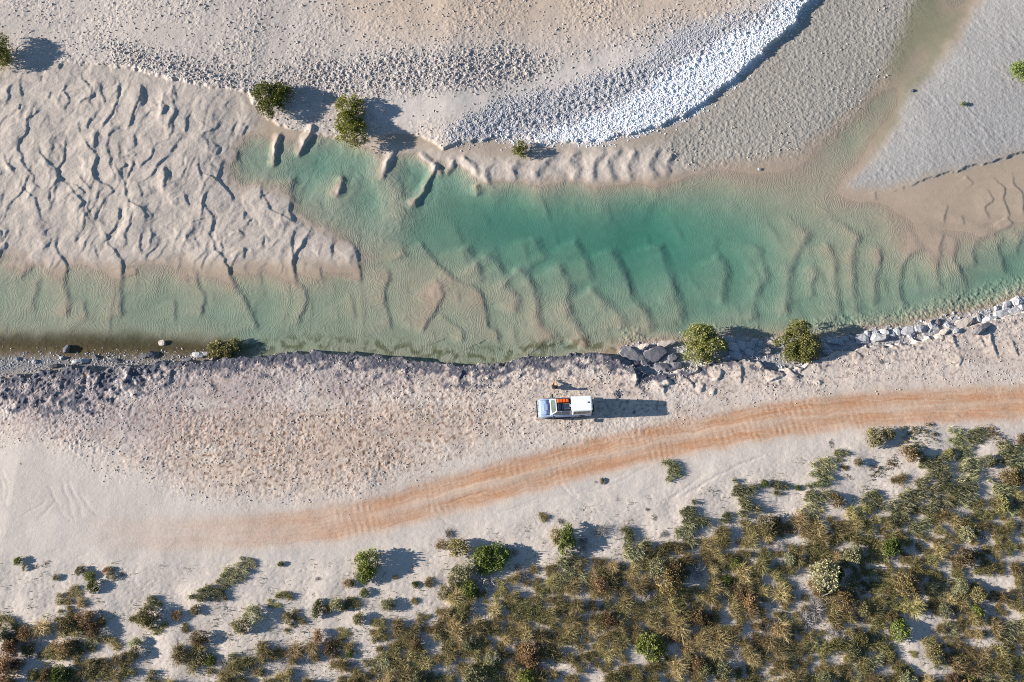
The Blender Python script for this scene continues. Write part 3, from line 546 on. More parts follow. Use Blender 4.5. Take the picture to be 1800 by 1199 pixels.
def leaves(rg, centres, per, size, rad):
    """small diamond leaves scattered through clumps; centres: x, y, z, radius"""
    cs = np.array(centres, float); n = len(cs) * per; ci = np.repeat(np.arange(len(cs)), per)
    d = rg.normal(size=(n, 3)); d /= np.linalg.norm(d, axis=1, keepdims=True); d[:, 2] = np.abs(d[:, 2]) * 1.1 - .25
    p = cs[ci, :3] + d * (cs[ci, 3] * (.55 + .5 * rg.random(n)))[:, None]
    a = d + rg.normal(size=(n, 3)) * .75; a /= np.linalg.norm(a, axis=1, keepdims=True)
    b = np.cross(a, rg.normal(size=(n, 3))); b /= np.linalg.norm(b, axis=1, keepdims=True)
    s = size * (.6 + .8 * rg.random(n))[:, None]
    co = np.stack([p, p + a * s * .5 + b * s * .27, p + a * s, p + a * s * .5 - b * s * .27], 1).reshape(-1, 3)
    o = np.arange(n)[:, None] * 4
    return co, np.concatenate([o + np.array([[0, 1, 2]]), o + np.array([[0, 2, 3]])], 0)
def tube(bm, pts, rads, sides=6):
    pr = None; pts = [Vector(p) for p in pts]
    for i, p in enumerate(pts):
        d = (pts[min(i + 1, len(pts) - 1)] - pts[max(i - 1, 0)]).normalized(); up = Vector((0, 0, 1)) if abs(d.z) < .9 else Vector((1, 0, 0))
        a = d.cross(up).normalized(); b = d.cross(a)
        rg_ = [bm.verts.new(p + (a * math.cos(2 * math.pi * k / sides) + b * math.sin(2 * math.pi * k / sides)) * rads[i]) for k in range(sides)]
        if pr:
            for k in range(sides): bm.faces.new((pr[k], pr[(k + 1) % sides], rg_[(k + 1) % sides], rg_[k]))
        pr = rg_
    bm.faces.new(pr)
def bm_mesh(name, bm, mat, smooth=True):
    bmesh.ops.recalc_face_normals(bm, faces=bm.faces)
    me = bpy.data.meshes.new(name); bm.to_mesh(me); bm.free()
    if mat: me.materials.append(mat)
    if smooth: me.polygons.foreach_set('use_smooth', [True] * len(me.polygons))
    return me

# ------------------------------------------------------------------ mangroves: trunk, branches and a crown of leaf clumps
def mangrove(name, u, v, lobes, h, label, mat='mangrove', seed=1, leaf=.15, cat='tree', per=60, base_drop=0.0):
    """lobes: (dx, dy, rx, ry, top) in metres about the foot, top = height of the lobe's crown"""
    rg = np.random.default_rng(seed); x, y, z = spot(u, v)
    root = bpy.data.objects.new(name, None); COL.objects.link(root); root.location = (x, y, z); root.empty_display_size = .3
    tag(root, label, cat, 'mangroves along the creek')
    cl = []
    for dx, dy, rx, ry, top in lobes:
        nc = int(26 * (rx * ry) ** .75) + 10
        for _ in range(nc):
            a = rg.random() * 2 * np.pi; q = math.sqrt(rg.random()) ; ph = math.sqrt(max(0, 1 - q * q))
            zz = top * (.30 + .62 * ph) * (1 - .12 * rg.random()) if rg.random() < .8 else top * (.2 + .4 * rg.random())
            cl.append((dx + rx * q * math.cos(a) * .9, dy + ry * q * math.sin(a) * .9, zz, (.26 + .16 * rg.random()) * min(1, max(.45, rx / 1.2))))
    co, fc = leaves(rg, cl, per, leaf, .3); co[:, :2] *= 1.12
    link('crown', tri_mesh('crown', co, fc, LM[mat]), root)
    bm = bmesh.new(); tube(bm, [(0, 0, -.25), (.03, .02, h * .25), (.05, -.03, h * .5)], [.11, .085, .06])
    link('trunk', bm_mesh('trunk', bm, BARK), root)
    for c in rg.choice(len(cl), min(14, len(cl)), replace=False):
        bm = bmesh.new(); e = cl[c]
        tube(bm, [(.03, 0, h * (.12 + .3 * rg.random())), (e[0] * .5, e[1] * .5, e[2] * .55 + .05), (e[0], e[1], e[2])], [.045, .03, .012], 5)
        link('branch', bm_mesh('branch', bm, BARK), root)
    return root
mangrove('mangrove_tree', 0, 96, [(-.2, .2, 1.6, 1.9, 1.9), (.5, -.9, 1.2, 1.1, 1.5)], 1.8, 'dark green mangrove cut by the left edge, casting a round blue shadow', seed=3)
mangrove('mangrove_tree', 482, 184, [(-.7, .9, 1.35, 1.2, 1.65), (.7, .8, 1.3, 1.2, 1.6), (-.1, -.9, 1.35, 1.2, 1.5)], 1.6, 'green mangrove beside the dunes, left one of the upper pair', seed=4)
mangrove('mangrove_tree', 620, 222, [(-.2, 1.7, 1.45, 1.4, 1.7), (-.3, .1, 1.3, 1.2, 1.5), (.1, -1.3, 1.75, 1.5, 1.75)], 1.7, 'larger green mangrove reaching down to the turquoise pool, right of the upper pair', seed=5)
mangrove('mangrove_shrub', 916, 270, [(-.1, .2, .72, .9, 1.15)], 1.1, 'small round mangrove alone on the sand beneath the white gravel band', seed=6, cat='shrub', leaf=.12)
mangrove('mangrove_tree', 1234, 612, [(-.4, .7, 1.5, 1.3, 1.9), (.6, -.2, 1.5, 1.3, 2.0), (-.5, -.7, 1.4, 1.1, 1.7), (.1, 1.1, 1.1, .8, 1.7)], 2.0, 'yellow-green mangrove on the rocky south bank nearest the parked ute', 'mangrove_pale', 7)
mangrove('mangrove_tree', 1398, 608, [(.2, 1.2, 1.1, 1.0, 1.9), (-.8, .0, 1.2, 1.1, 1.7), (.8, -.2, 1.35, 1.2, 2.0), (-.6, -1.0, .9, .7, 1.3), (.7, -1.0, 1.1, .8, 1.6)], 2.0, 'silvery olive mangrove on the south bank, right one of the pair', 'mangrove_pale', 8)
mangrove('mangrove_shrub', 1798, 134, [(-.1, .2, 1.4, 1.2, .9)], 1.0, 'light green mangrove bush cut by the right edge on grey silt', 'green', 9, cat='shrub')
mangrove('mangrove_shrub', 398, 616, [(-.8, .0, .9, .8, .55), (.4, .1, 1.0, .9, .6)], .6, 'dark olive low bush half in the water at the left end of the cliff', 'olive', 10, cat='shrub')
mangrove('mangrove_seedling', 1692, 184, [(0, 0, .25, .2, .25)], .3, 'tiny green sprout alone on the grey silt bank', 'green', 11, cat='seedling', leaf=.08, per=30)

# ------------------------------------------------------------------ dune shrubs and grass: a few built plants, then copies
def variants(kind, k):
    out = []
    for i in range(k):
        rg = np.random.default_rng(hash((kind, i)) % 1000 if False else sum(map(ord, kind)) * 7 + i)
        if kind == 'tussock':
            c = [(0, 0, 1.0)] + [(rg.normal() * .35, rg.normal() * .35, .6 + .3 * rg.random()) for _ in range(3)]
            co, fc = blades(rg, 620, .92, .42, .030, c, (.26 + .1 * rg.normal(), -.16), 1.0, .55); me = tri_mesh('tussock', co, fc, LM['straw'])
        elif kind == 'olive_tussock':
            c = [(rg.normal() * .5, rg.normal() * .5, .5 + .4 * rg.random()) for _ in range(6)]
            co, fc = blades(rg, 620, .85, .5, .032, c, (.16, -.08), 1.0, .45); me = tri_mesh('olive_tussock', co, fc, LM['olive'])
        elif kind == 'feather':
            c = [(rg.normal() * .42, rg.normal() * .42, .45 + .3 * rg.random()) for _ in range(15)]
            co, fc = blades(rg, 950, .95, .5, .042, c, (.32, -.2), .85, .3); me = tri_mesh('feather_shrub', co, fc, LM['grey'])
        elif kind in ('green', 'olive', 'brown', 'grey'):
            c = []
            for _ in range(38):
                a = rg.random() * 6.283; q = math.sqrt(rg.random()); c.append((q * math.cos(a) * .8, q * math.sin(a) * .8, .15 + .5 * math.sqrt(1 - q * q * .9) * (.7 + .4 * rg.random()), .2 + .12 * rg.random()))
            co, fc = leaves(rg, c, 46, .13 if kind != 'green' else .15, .2); me = tri_mesh(kind + '_shrub', co, fc, LM[kind])
        elif kind == 'dead':
            c = [(rg.normal() * .25, rg.normal() * .25, .8) for _ in range(4)]
            co, fc = blades(rg, 300, 1.0, .3, .022, c, (.05, 0), 1.3, .9); me = tri_mesh('dead_shrub', co, fc, LM['dead'])
        elif kind == 'creeper':
            c = []
            for k2 in range(34):
                a = rg.random() * 6.283; q = rg.random() ** .7; c.append((q * math.cos(a), q * math.sin(a), .04, .10))
            co, fc = leaves(rg, c, 16, .11, .1)
            for e in c:
                b0 = len(co); dn_ = math.hypot(e[0], e[1]) + 1e-6; nx_, ny_ = -e[1] / dn_ * .012, e[0] / dn_ * .012
                co = np.concatenate([co, [(nx_, ny_, .03), (-nx_, -ny_, .03), (e[0], e[1], .05)]]); fc = np.concatenate([fc, [[b0, b0 + 1, b0 + 2]]])
            me = tri_mesh('creeper', co, fc, LM['brown' if i % 2 else 'olive'])
        out.append(me)
    return out
VAR = {k: variants(k, q) for k, q in (('tussock', 7), ('olive_tussock', 5), ('feather', 5), ('green', 4), ('olive', 4), ('brown', 4), ('grey', 3), ('dead', 3), ('creeper', 4))}
NAMEOF = {'tussock': 'grass_tussock', 'olive_tussock': 'sedge_clump', 'feather': 'feathery_shrub', 'green': 'leafy_shrub', 'olive': 'olive_shrub', 'brown': 'brown_shrub', 'grey': 'grey_shrub', 'dead': 'dead_shrub', 'creeper': 'creeping_plant'}
WORD = {'tussock': 'straw-brown grass tussock', 'olive_tussock': 'olive sedge clump', 'feather': 'feathery grey-green shrub', 'green': 'bright green leafy shrub', 'olive': 'olive green shrub', 'brown': 'reddish brown shrub', 'grey': 'dull grey-green shrub', 'dead': 'dead grey shrub', 'creeper': 'flat creeping plant'}
CATOF = {'tussock': 'grass tussock', 'olive_tussock': 'sedge', 'creeper': 'creeper'}
PLANTS = [  # u, v, half width, half height in pixels, kind
(34,986,9,6,'green'),(44,998,6,4,'grey'),(62,998,7,4,'creeper'),(80,992,8,6,'creeper'),(100,1015,6,6,'grey'),(142,1003,9,7,'olive'),(158,1012,9,8,'green'),(165,1031,11,10,'green'),(190,1003,9,6,'brown'),(197,1013,10,6,'grey'),(215,1010,7,4,'creeper'),
(134,1040,14,14,'olive_tussock'),(118,1063,14,14,'olive_tussock'),(14,1092,19,13,'olive_tussock'),(4,1112,16,12,'grey'),(50,1113,18,13,'brown'),(20,1145,17,15,'brown'),(52,1140,13,11,'olive'),(10,1186,22,18,'brown'),(150,1088,19,12,'brown'),(122,1098,18,13,'olive'),(166,1108,14,12,'brown'),(192,1128,19,14,'olive_tussock'),(114,1138,21,12,'brown'),(148,1142,19,13,'olive_tussock'),(172,1170,10,10,'olive'),(110,1186,18,16,'green'),(60,1187,12,9,'olive'),(84,1188,12,12,'brown'),(32,1170,12,10,'brown'),
(268,1058,15,14,'feather'),(264,1082,19,18,'olive'),(242,1090,16,13,'olive_tussock'),(282,1106,15,11,'olive_tussock'),(312,1082,9,8,'brown'),(240,1130,11,9,'grey'),(238,1148,10,10,'olive'),(345,1072,9,8,'olive'),(325,1103,10,7,'olive_tussock'),(358,1043,20,13,'feather'),(395,1018,12,16,'feather'),(388,1045,12,12,'feather'),(352,1120,16,11,'brown'),(372,1160,10,9,'green'),
(415,1010,17,15,'feather'),(436,988,13,9,'feather'),(494,991,5,5,'green'),(497,1048,14,12,'olive_tussock'),(482,1065,12,8,'olive_tussock'),(446,1080,16,14,'grey'),(424,1100,17,12,'olive'),(506,1087,11,8,'olive'),(560,1070,9,14,'green'),(576,1071,8,8,'brown'),(593,1064,13,12,'grey'),(620,1060,19,13,'olive_tussock'),(614,1025,10,8,'brown'),(641,1042,7,7,'green'),(684,1063,12,9,'grey'),(677,1064,9,8,'olive'),(728,1055,9,9,'tussock'),(753,1025,11,11,'tussock'),(781,1042,13,11,'olive'),(527,1095,15,12,'olive_tussock'),(632,1088,11,9,'olive'),(669,1098,15,11,'olive_tussock'),(602,1112,17,9,'olive_tussock'),(560,1119,11,8,'brown'),(755,1108,14,10,'tussock'),(558,1017,6,5,'dead'),(590,1033,3,3,'creeper'),(553,1045,4,4,'creeper'),(695,1014,7,5,'tussock'),(730,1028,6,5,'green'),
(648,988,22,19,'green'),(642,1010,17,14,'green'),(777,957,11,8,'brown'),(806,964,22,15,'olive'),(790,940,15,8,'dead'),(848,980,20,18,'green'),(876,978,21,18,'green'),(862,996,22,12,'green'),(850,1020,26,17,'dead'),(818,1002,24,17,'grey'),(825,1036,14,14,'green'),(800,1020,14,12,'olive'),(905,972,12,8,'dead'),(954,908,11,9,'tussock'),(985,916,11,6,'dead'),(996,950,14,24,'green'),(976,943,9,15,'olive'),(1026,953,17,13,'dead'),(1060,935,18,12,'dead'),(1104,940,14,16,'feather'),(1110,968,16,22,'feather'),(1165,937,10,8,'dead'),(1215,905,21,20,'feather'),(1208,935,22,20,'feather'),(1183,824,21,16,'feather'),(1085,878,4,3,'creeper'),(1138,897,5,4,'dead'),(1150,910,6,5,'creeper'),
(1302,862,19,17,'feather'),(1312,890,22,20,'feather'),(1343,850,8,6,'green'),(1367,856,17,14,'feather'),(1402,858,6,5,'green'),(1447,818,18,17,'feather'),(1443,843,17,15,'feather'),(1430,872,20,17,'feather'),(1425,898,18,18,'feather'),(1470,881,13,12,'brown'),(1579,844,15,13,'tussock'),(1531,878,16,18,'feather'),(1483,822,8,6,'tussock'),(1507,813,8,7,'olive'),(1275,910,10,10,'feather'),
(1534,770,18,16,'olive'),(1560,763,13,11,'olive'),(1475,799,16,12,'feather'),(1461,780,8,4,'creeper'),(1598,762,20,14,'creeper'),(1630,760,22,16,'creeper'),(1612,785,22,14,'creeper'),(1570,815,16,12,'creeper'),(1540,830,18,12,'creeper'),(1596,800,18,14,'brown'),(1632,812,22,17,'feather'),(1650,838,22,18,'feather'),(1682,770,15,15,'feather'),(1712,766,22,16,'feather'),(1692,795,16,15,'feather'),(1700,828,24,20,'feather'),(1668,800,12,10,'olive'),(1672,858,22,18,'feather'),(1620,855,20,18,'feather'),(1590,880,22,20,'feather'),(1640,885,24,20,'feather'),(1690,870,20,22,'feather'),(1760,780,20,12,'creeper'),(1745,760,18,10,'creeper'),(1765,800,22,16,'feather'),(1795,815,22,22,'feather'),(1735,812,14,10,'grey'),(1758,860,20,20,'feather'),(1792,775,12,8,'brown'),(1775,840,22,16,'brown'),(1570,905,20,18,'feather'),(1610,925,20,18,'feather'),(1780,790,16,10,'feather'),
(1548,636,7,5,'dead'),(1058,846,6,4,'brown'),(1046,848,3,3,'dead'),(1432,1066,24,30,'dead'),(1415,1085,16,20,'dead'),(1402,1095,12,10,'tussock'),(1420,1118,14,14,'tussock'),(1580,1108,18,14,'green'),(1468,1010,14,12,'green'),(1770,1110,22,20,'feather'),(1640,1150,16,14,'olive'),(1650,1165,14,10,'feather'),(1604,1149,10,6,'olive_tussock'),(1596,1178,14,10,'olive_tussock'),(1458,945,9,9,'feather'),(1510,1085,14,10,'dead'),(615,1150,8,6,'green'),(730,1130,12,12,'brown'),(580,1140,14,10,'brown')]
DENSE = [(795,1045),(860,1032),(930,1000),(1000,985),(1060,985),(1110,992),(1180,955),(1250,935),(1330,925),(1400,915),(1450,912),(1520,895),(1600,900),(1680,870),(1740,880),(1830,860),(1830,1235),(380,1235),(380,1180),(420,1150),(500,1130),(560,1130),(640,1110),(700,1095),(760,1085)]
GAPS = [(1613,1100,26,22),(1605,1150,24,30),(1660,1088,14,9),(1749,1022,30,18),(1718,995,12,7),(1543,1180,26,12),(1640,1185,16,10),(1753,1192,16,8),(1497,988,6,10),(1520,1042,13,6),(1408,1007,9,11),(920,1036,17,9),(760,1138,22,11),(753,1112,12,15),(1133,1155,32,14),(1033,1190,24,11),(1220,1027,9,12),(1243,1066,11,9),(1343,1015,11,13),(1297,930,9,9),(1690,970,14,8),(1780,980,12,12),(1730,960,10,6),(1230,1150,12,10),(1290,1165,16,8),(1310,1105,9,10),(1000,1045,10,6),(1150,1050,8,8),(1100,1090,8,6),(880,1075,8,8),(640,1125,14,6),(560,1170,10,8),(470,1165,12,14),(445,1195,14,10),(985,1100,7,6),(1780,1080,8,10),(1700,1060,8,6),(1720,1140,10,6),(1070,1130,10,7),(1350,1060,8,8)]
den = poly_raster(DENSE, 6)
rgp = np.random.default_rng(21)
def plant(kind, u, v, ru, rv, label, group, hscale=1.0, top=True):
    x, y, z = spot(u, v); s = .0578 * (1 + .0 * v)
    base = {'tussock': 1.0, 'olive_tussock': 1.05, 'feather': 1.0, 'green': .95, 'olive': .95, 'brown': .95, 'grey': .95, 'dead': 1.0, 'creeper': 1.0}[kind]
    o = bpy.data.objects.new(NAMEOF[kind], VAR[kind][int(rgp.integers(len(VAR[kind])))]); COL.objects.link(o)
    rot = rgp.normal() * .35 if kind in ('tussock', 'feather', 'olive_tussock') else rgp.random() * 6.28
    if abs(ru - rv) > 4 and kind in ('green', 'olive', 'brown', 'grey'): rot = (rgp.random() - .5) * .4 + (math.pi if rgp.random() < .5 else 0)
    sx, sy = ru * s / base, rv * s * 1.05 / base
    o.location = (x, y, z - .02); o.rotation_euler = (0, 0, rot); o.scale = (sx, sy, (sx + sy) * .5 * hscale * (.8 + .35 * rgp.random()))
    tag(o, label, CATOF.get(kind, 'shrub'), group); return o
ORD = ['leftmost', 'second', 'third', 'fourth', 'fifth', 'sixth', 'seventh', 'eighth', 'ninth', 'tenth', 'eleventh', 'twelfth', 'thirteenth', 'fourteenth', 'fifteenth', 'sixteenth', 'seventeenth', 'eighteenth', 'nineteenth', 'twentieth', 'twenty-first', 'twenty-second', 'twenty-third', 'twenty-fourth', 'twenty-fifth', 'twenty-sixth', 'twenty-seventh', 'twenty-eighth', 'twenty-ninth', 'thirtieth']
def zone(u, v):
    if v < 700: return 'on the pale rock ledge'
    if u < 230: return 'in the lower left corner'
    if u < 520: return 'on sand below the left track'
    if u < 770: return 'on sand in the lower middle'
    if u < 1250: return 'at the central scrub edge'
    if u < 1500: return 'at the scrub edge right of centre'
    return 'below the right track end' if v < 960 else 'in the lower right scrub'
fam = {}
for p in PLANTS: fam.setdefault((p[4], zone(p[0], p[1])), []).append(p)
for (kind, zn), ps in fam.items():
    ps.sort(key=lambda p: (p[0], p[1]))
    for i, p in enumerate(ps):
        lab = f'{WORD[kind]} {zn}' if len(ps) == 1 else f'{ORD[i]} {WORD[kind]}{"" if i == 0 else " from the left"} {zn}'
        plant(kind, *p[:4], lab, WORD[kind].rsplit(' ', 1)[0] + ' ' + WORD[kind].rsplit(' ', 1)[1] + 's on the dune')
# the dense grass: poisson-like sampling in the scrub
pts = []
tries = 0
while tries < 14000 and len(pts) < 1100:
    tries += 1
    u = rgp.uniform(-40, 1840); v = rgp.uniform(860, 1235)
    d = float(sample(den, np.array([u]), np.array([v]))[0])
    left = (u < 235 and v > 1085 + 30 * math.sin(u / 30)) or (235 <= u < 400 and v > 1150)
    if d < .5 and not (left and rgp.random() < .5): continue
    if any(((u - a) / (c + 3)) ** 2 + ((v - b) / (e_ + 3)) ** 2 < 1 for a, b, c, e_ in GAPS): continue
    nz_ = float(noise(np.array([u / 42.0]), np.array([v / 34.0]), 77)[0])
    if nz_ > .18 and rgp.random() < .85: continue
    if u < 700 and float(noise(np.array([u / 60.0]), np.array([v / 40.0]), 78)[0]) > (.0 if u < 380 else .22): continue
    r = 7.5 + 13 * rgp.random() ** 1.8 + (2.5 if nz_ < -.2 else 0)
    if u > 1500 and v > 960: r *= .85
    if any((u - q[0]) ** 2 + (v - q[1]) ** 2 < (.56 * (r + q[2])) ** 2 for q in pts): continue
    if any((u - q[0]) ** 2 + (v - q[1]) ** 2 < (.55 * (r + (q[2] + q[3]) / 2)) ** 2 for q in PLANTS): continue
    pts.append((u, v, r))
pts.sort(key=lambda p: -p[2] * (1 if -10 < p[0] < 1810 and p[1] < 1215 else .3))
print('tussocks', len(pts))
def tz(u, v):
    h = 'left' if u < 420 else 'left middle' if u < 700 else 'middle' if u < 1000 else 'right middle' if u < 1300 else 'right' if u < 1560 else 'far right'
    w = 'near the upper edge of the' if v < 1010 else 'halfway down the' if v < 1110 else 'along the bottom of the'
    return f'{w} {h} scrub'
sco, sfc, nb = [], [], 0; picked = []; quota = {'tussock': 285, 'olive_tussock': 285}
for i, (u, v, r) in enumerate(pts):
    q_ = rgp.random()
    if q_ < .15 and i < 700 and r > 9:
        picked.append((['green', 'grey', 'brown', 'dead', 'olive', 'feather', 'dead', 'grey', 'feather', 'brown'][int(q_ / .015)], u, v, r, 1.1)); continue
    kd = 'olive_tussock' if rgp.random() < (.25 if u < 1500 else .45) else 'tussock'
    if i < 620 and quota[kd] > 0:
        quota[kd] -= 1; picked.append((kd, u, v, r, 1.3)); continue
    co, fc = blades(rgp, 220, .9, .5, .035, [(0, 0, 1.0)], (.25, -.15), 1.0, .55)
    x, y, z = spot(u, v); s = r * .070; co = co * s + np.array([x, y, z]); sco.append(co); sfc.append(fc + nb); nb += len(co)
fam2 = {}
for p in picked: fam2.setdefault((p[0], 'large' if p[3] > 11.5 else 'small', tz(p[1], p[2])), []).append(p)
for (kd, sz, zn), ps in fam2.items():
    ps.sort(key=lambda p: p[1])
    for i, (_, u, v, r, hs_) in enumerate(ps):
        w = f'{sz} {WORD[kd]}'; n_o = ORD[i] if i < len(ORD) else 'last'
        plant(kd, u, v, r * 1.12, r * 1.08, f'{w} {zn}' if len(ps) == 1 else f'{n_o} {w}{"" if i == 0 else " from left"} {zn}', f'{WORD[kd]}s {zn}', hs_)
if sco: tag(link('dry_grass', tri_mesh('dry_grass', np.concatenate(sco), np.concatenate(sfc), LM['straw'])), 'dry brown grass filling in between the tussocks', 'grass', None, 'stuff')
# litter of low dry plants on the sand round the scrub
sco, sfc, nb = [], [], 0
den2 = blur(den, 40)
for _ in range(9000):
    u = rgp.uniform(-40, 1840); v = rgp.uniform(760, 1230)
    d = float(sample(den2, np.array([u]), np.array([v]))[0])
    yv = np.interp(u, [0, 300, 600, 760, 950, 1200, 1420, 1560, 1800], [985, 990, 985, 955, 905, 860, 800, 765, 755])
    if v < yv or rgp.random() > .10 + .85 * d + (.25 if v > 1060 else 0): continue
    if any(((u - a) / c) ** 2 + ((v - b) / e_) ** 2 < 1 for a, b, c, e_ in GAPS) and rgp.random() < .8: continue
    x, y, z = spot(u, v); k = int(rgp.integers(3, 9))
    co, fc = blades(rgp, k, .26, .45, .035, [(0, 0, 1.0)], (.1, 0), 1.3, .5)
    co = co * (.6 + rgp.random()) + np.array([x, y, z]); sco.append(co); sfc.append(fc + nb); nb += len(co)
tag(link('ground_cover', tri_mesh('ground_cover', np.concatenate(sco), np.concatenate(sfc), LM['olive'])), 'tiny dry sprigs scattered over the sand round the scrub', 'ground cover', None, 'stuff')

# ------------------------------------------------------------------ boulders and slabs
def rock_mat(name, c, c2):
    m, N, L, p = new_mat(name); tc = N.new('ShaderNodeTexCoord'); oi = N.new('ShaderNodeObjectInfo')
    nz = N.new('ShaderNodeTexNoise'); nz.inputs['Scale'].default_value = 2.2; nz.inputs['Detail'].default_value = 8; nz.inputs['Roughness'].default_value = .7; L.new(tc.outputs['Object'], nz.inputs['Vector'])
    mx = N.new('ShaderNodeMix'); mx.data_type = 'RGBA'; mx.inputs[6].default_value = (*c, 1); mx.inputs[7].default_value = (*c2, 1)
    ad = N.new('ShaderNodeMath'); ad.operation = 'MULTIPLY_ADD'; L.new(oi.outputs['Random'], ad.inputs[0]); ad.inputs[1].default_value = .5; ad.inputs[2].default_value = -.25
    a2 = N.new('ShaderNodeMath'); a2.operation = 'ADD'; a2.use_clamp = True; L.new(ad.outputs[0], a2.inputs[0]); L.new(nz.outputs[0], a2.inputs[1]); L.new(a2.outputs[0], mx.inputs[0]); L.new(mx.outputs[2], p.inputs['Base Color'])
    p.inputs['Roughness'].default_value = .95; p.inputs['Specular IOR Level'].default_value = .15
    b = N.new('ShaderNodeBump'); b.inputs['Distance'].default_value = .12; L.new(nz.outputs[0], b.inputs['Height']); L.new(b.outputs[0], p.inputs['Normal'])
    return m
RK = rock_mat('pale_rock', tuple(srgb(212, 211, 211)), tuple(srgb(176, 175, 178)))
RKD = rock_mat('dark_rock', tuple(srgb(140, 138, 142)), tuple(srgb(92, 92, 102)))
RKP = rock_mat('sandy_rock', tuple(srgb(212, 200, 188)), tuple(srgb(178, 166, 156)))
def rock_variants(mat, k, seed, flat):
    out = []
    for i in range(k):
        rg = np.random.default_rng(seed + i); bm = bmesh.new(); bmesh.ops.create_cube(bm, size=2)
        bmesh.ops.subdivide_edges(bm, edges=bm.edges[:], cuts=2, use_grid_fill=True)
        pl = [(Vector(rg.normal(size=3)).normalized(), .62 + .25 * rg.random()) for _ in range(7)]
        for v_ in bm.verts:
            c = v_.co; l = (abs(c.x) ** 4 + abs(c.y) ** 4 + abs(c.z) ** 4) ** .25; c = c / l
            for nrm_, dd in pl:
                q = c.dot(nrm_)
                if q > dd: c = c - nrm_ * (q - dd)
            c = c + Vector(rg.normal(size=3)) * .05
            v_.co = Vector((c.x, c.y, c.z * (.8 if c.z > 0 else 1)))
        out.append(bm_mesh('boulder', bm, mat, False))
    return out
RV = {'p': rock_variants(RK, 7, 300, 1), 'd': rock_variants(RKD, 5, 320, 1), 's': rock_variants(RKP, 4, 340, 1)}
ROCKS = [(1497,591,6,3,'p'),(1515,594,10,8,'p'),(1526,586,6,5,'p'),(1540,593,14,8,'p'),(1539,584,6,5,'p'),(1552,582,9,5,'p'),(1558,590,4,5,'p'),(1568,587,6,5,'p'),(1578,583,7,6,'p'),(1597,581,14,7,'p'),(1619,577,12,6,'p'),(1602,588,6,4,'p'),(1632,565,6,5,'s'),(1649,565,6,5,'d'),(1640,573,9,6,'p'),(1670,573,10,6,'p'),(1694,569,16,8,'s'),(1727,575,18,5,'d'),(1706,561,8,4,'p'),(1720,560,6,5,'p'),(1715,554,5,4,'s'),(1739,561,12,6,'p'),(1763,553,14,8,'p'),(1770,534,10,5,'p'),(1789,529,12,8,'p'),(1785,547,12,7,'p'),(1798,541,9,6,'p'),(1770,543,8,4,'p'),(1752,541,5,4,'p'),(1660,582,8,4,'s'),(1682,580,7,4,'p'),
(1112,620,18,11,'d'),(1118,638,7,5,'d'),(1152,622,20,13,'d'),(1138,637,9,7,'d'),(1166,645,14,6,'d'),(1185,626,10,7,'d'),(1172,604,15,5,'s'),(1189,641,8,5,'d'),(1096,616,8,5,'s'),(1132,608,9,4,'s'),(1280,597,10,6,'p'),(1290,610,10,7,'p'),(1306,608,9,7,'p'),(1318,608,7,6,'p'),(1327,600,6,5,'p'),(1318,618,8,5,'p'),(1293,624,11,6,'p'),(1337,602,5,4,'p'),(1275,630,9,5,'p'),(1355,603,9,6,'s'),(1345,615,8,5,'s'),(1446,608,13,6,'p'),(1463,598,11,5,'p'),(1476,600,7,5,'p'),(1455,618,10,5,'p'),(1485,594,6,4,'p'),(1262,612,8,6,'p'),(1265,622,7,5,'p'),(1438,598,8,5,'p'),
(117,613,5,7,'d'),(285,601,5,4,'s'),(255,624,8,4,'d'),(272,623,9,5,'d'),(205,632,7,3,'d'),(142,634,13,4,'p'),(347,622,11,4,'p'),(361,620,9,4,'p'),(97,642,10,3,'d'),(108,627,4,3,'p'),(168,626,6,3,'d'),(328,631,9,3,'d'),(1335,296,3,2,'p'),(1603,158,3,3,'d'),(60,634,5,3,'p'),(30,630,4,3,'p')]
RW_ = {'p': 'pale grey', 's': 'sandy white', 'd': 'dark blue-grey'}
rk_f = {}
for q in ROCKS:
    zn = 'by the far right water edge' if q[0] > 1480 and q[1] > 400 else 'between the two south mangroves' if 1255 < q[0] < 1365 and q[1] > 400 else 'just right of the silvery mangrove' if 1430 < q[0] <= 1480 else 'left of the yellow-green mangrove' if 1080 < q[0] < 1200 and q[1] > 400 else 'on the left shingle' if q[0] < 400 else 'by the shallow upper channel'
    sz = 'small' if q[2] < 7.5 else 'large'
    rk_f.setdefault((q[4], zn, sz), []).append(q)
for (mt, zn, sz), qs in rk_f.items():
    qs.sort()
    for i, (u, v, ru, rv, _) in enumerate(qs):
        x, y, z = spot(u, v + 2); me = RV[mt][int(rgp.integers(len(RV[mt])))]
        o = link('boulder', me); s = .0595
        h = min(.42, .10 + .032 * (ru + rv) * .5)
        if (u, v) == (117, 613): h = .45
        h = h * .8; o.scale = (ru * s * 1.22, rv * s * 1.3, h); o.location = (x, y, z + h * .3)
        o.rotation_euler = (rgp.normal() * .12, rgp.normal() * .12, (rgp.normal() * .15 + (math.pi if rgp.random() < .5 else 0)) + (.25 if u > 1600 else 0))
        w = f'{sz} {RW_[mt]} rock'
        tag(o, f'{w} {zn}' if len(qs) == 1 else f'{ORD[i]} {w}{"" if i == 0 else " from the left"} {zn}', 'rock', 'loose rocks along the banks')

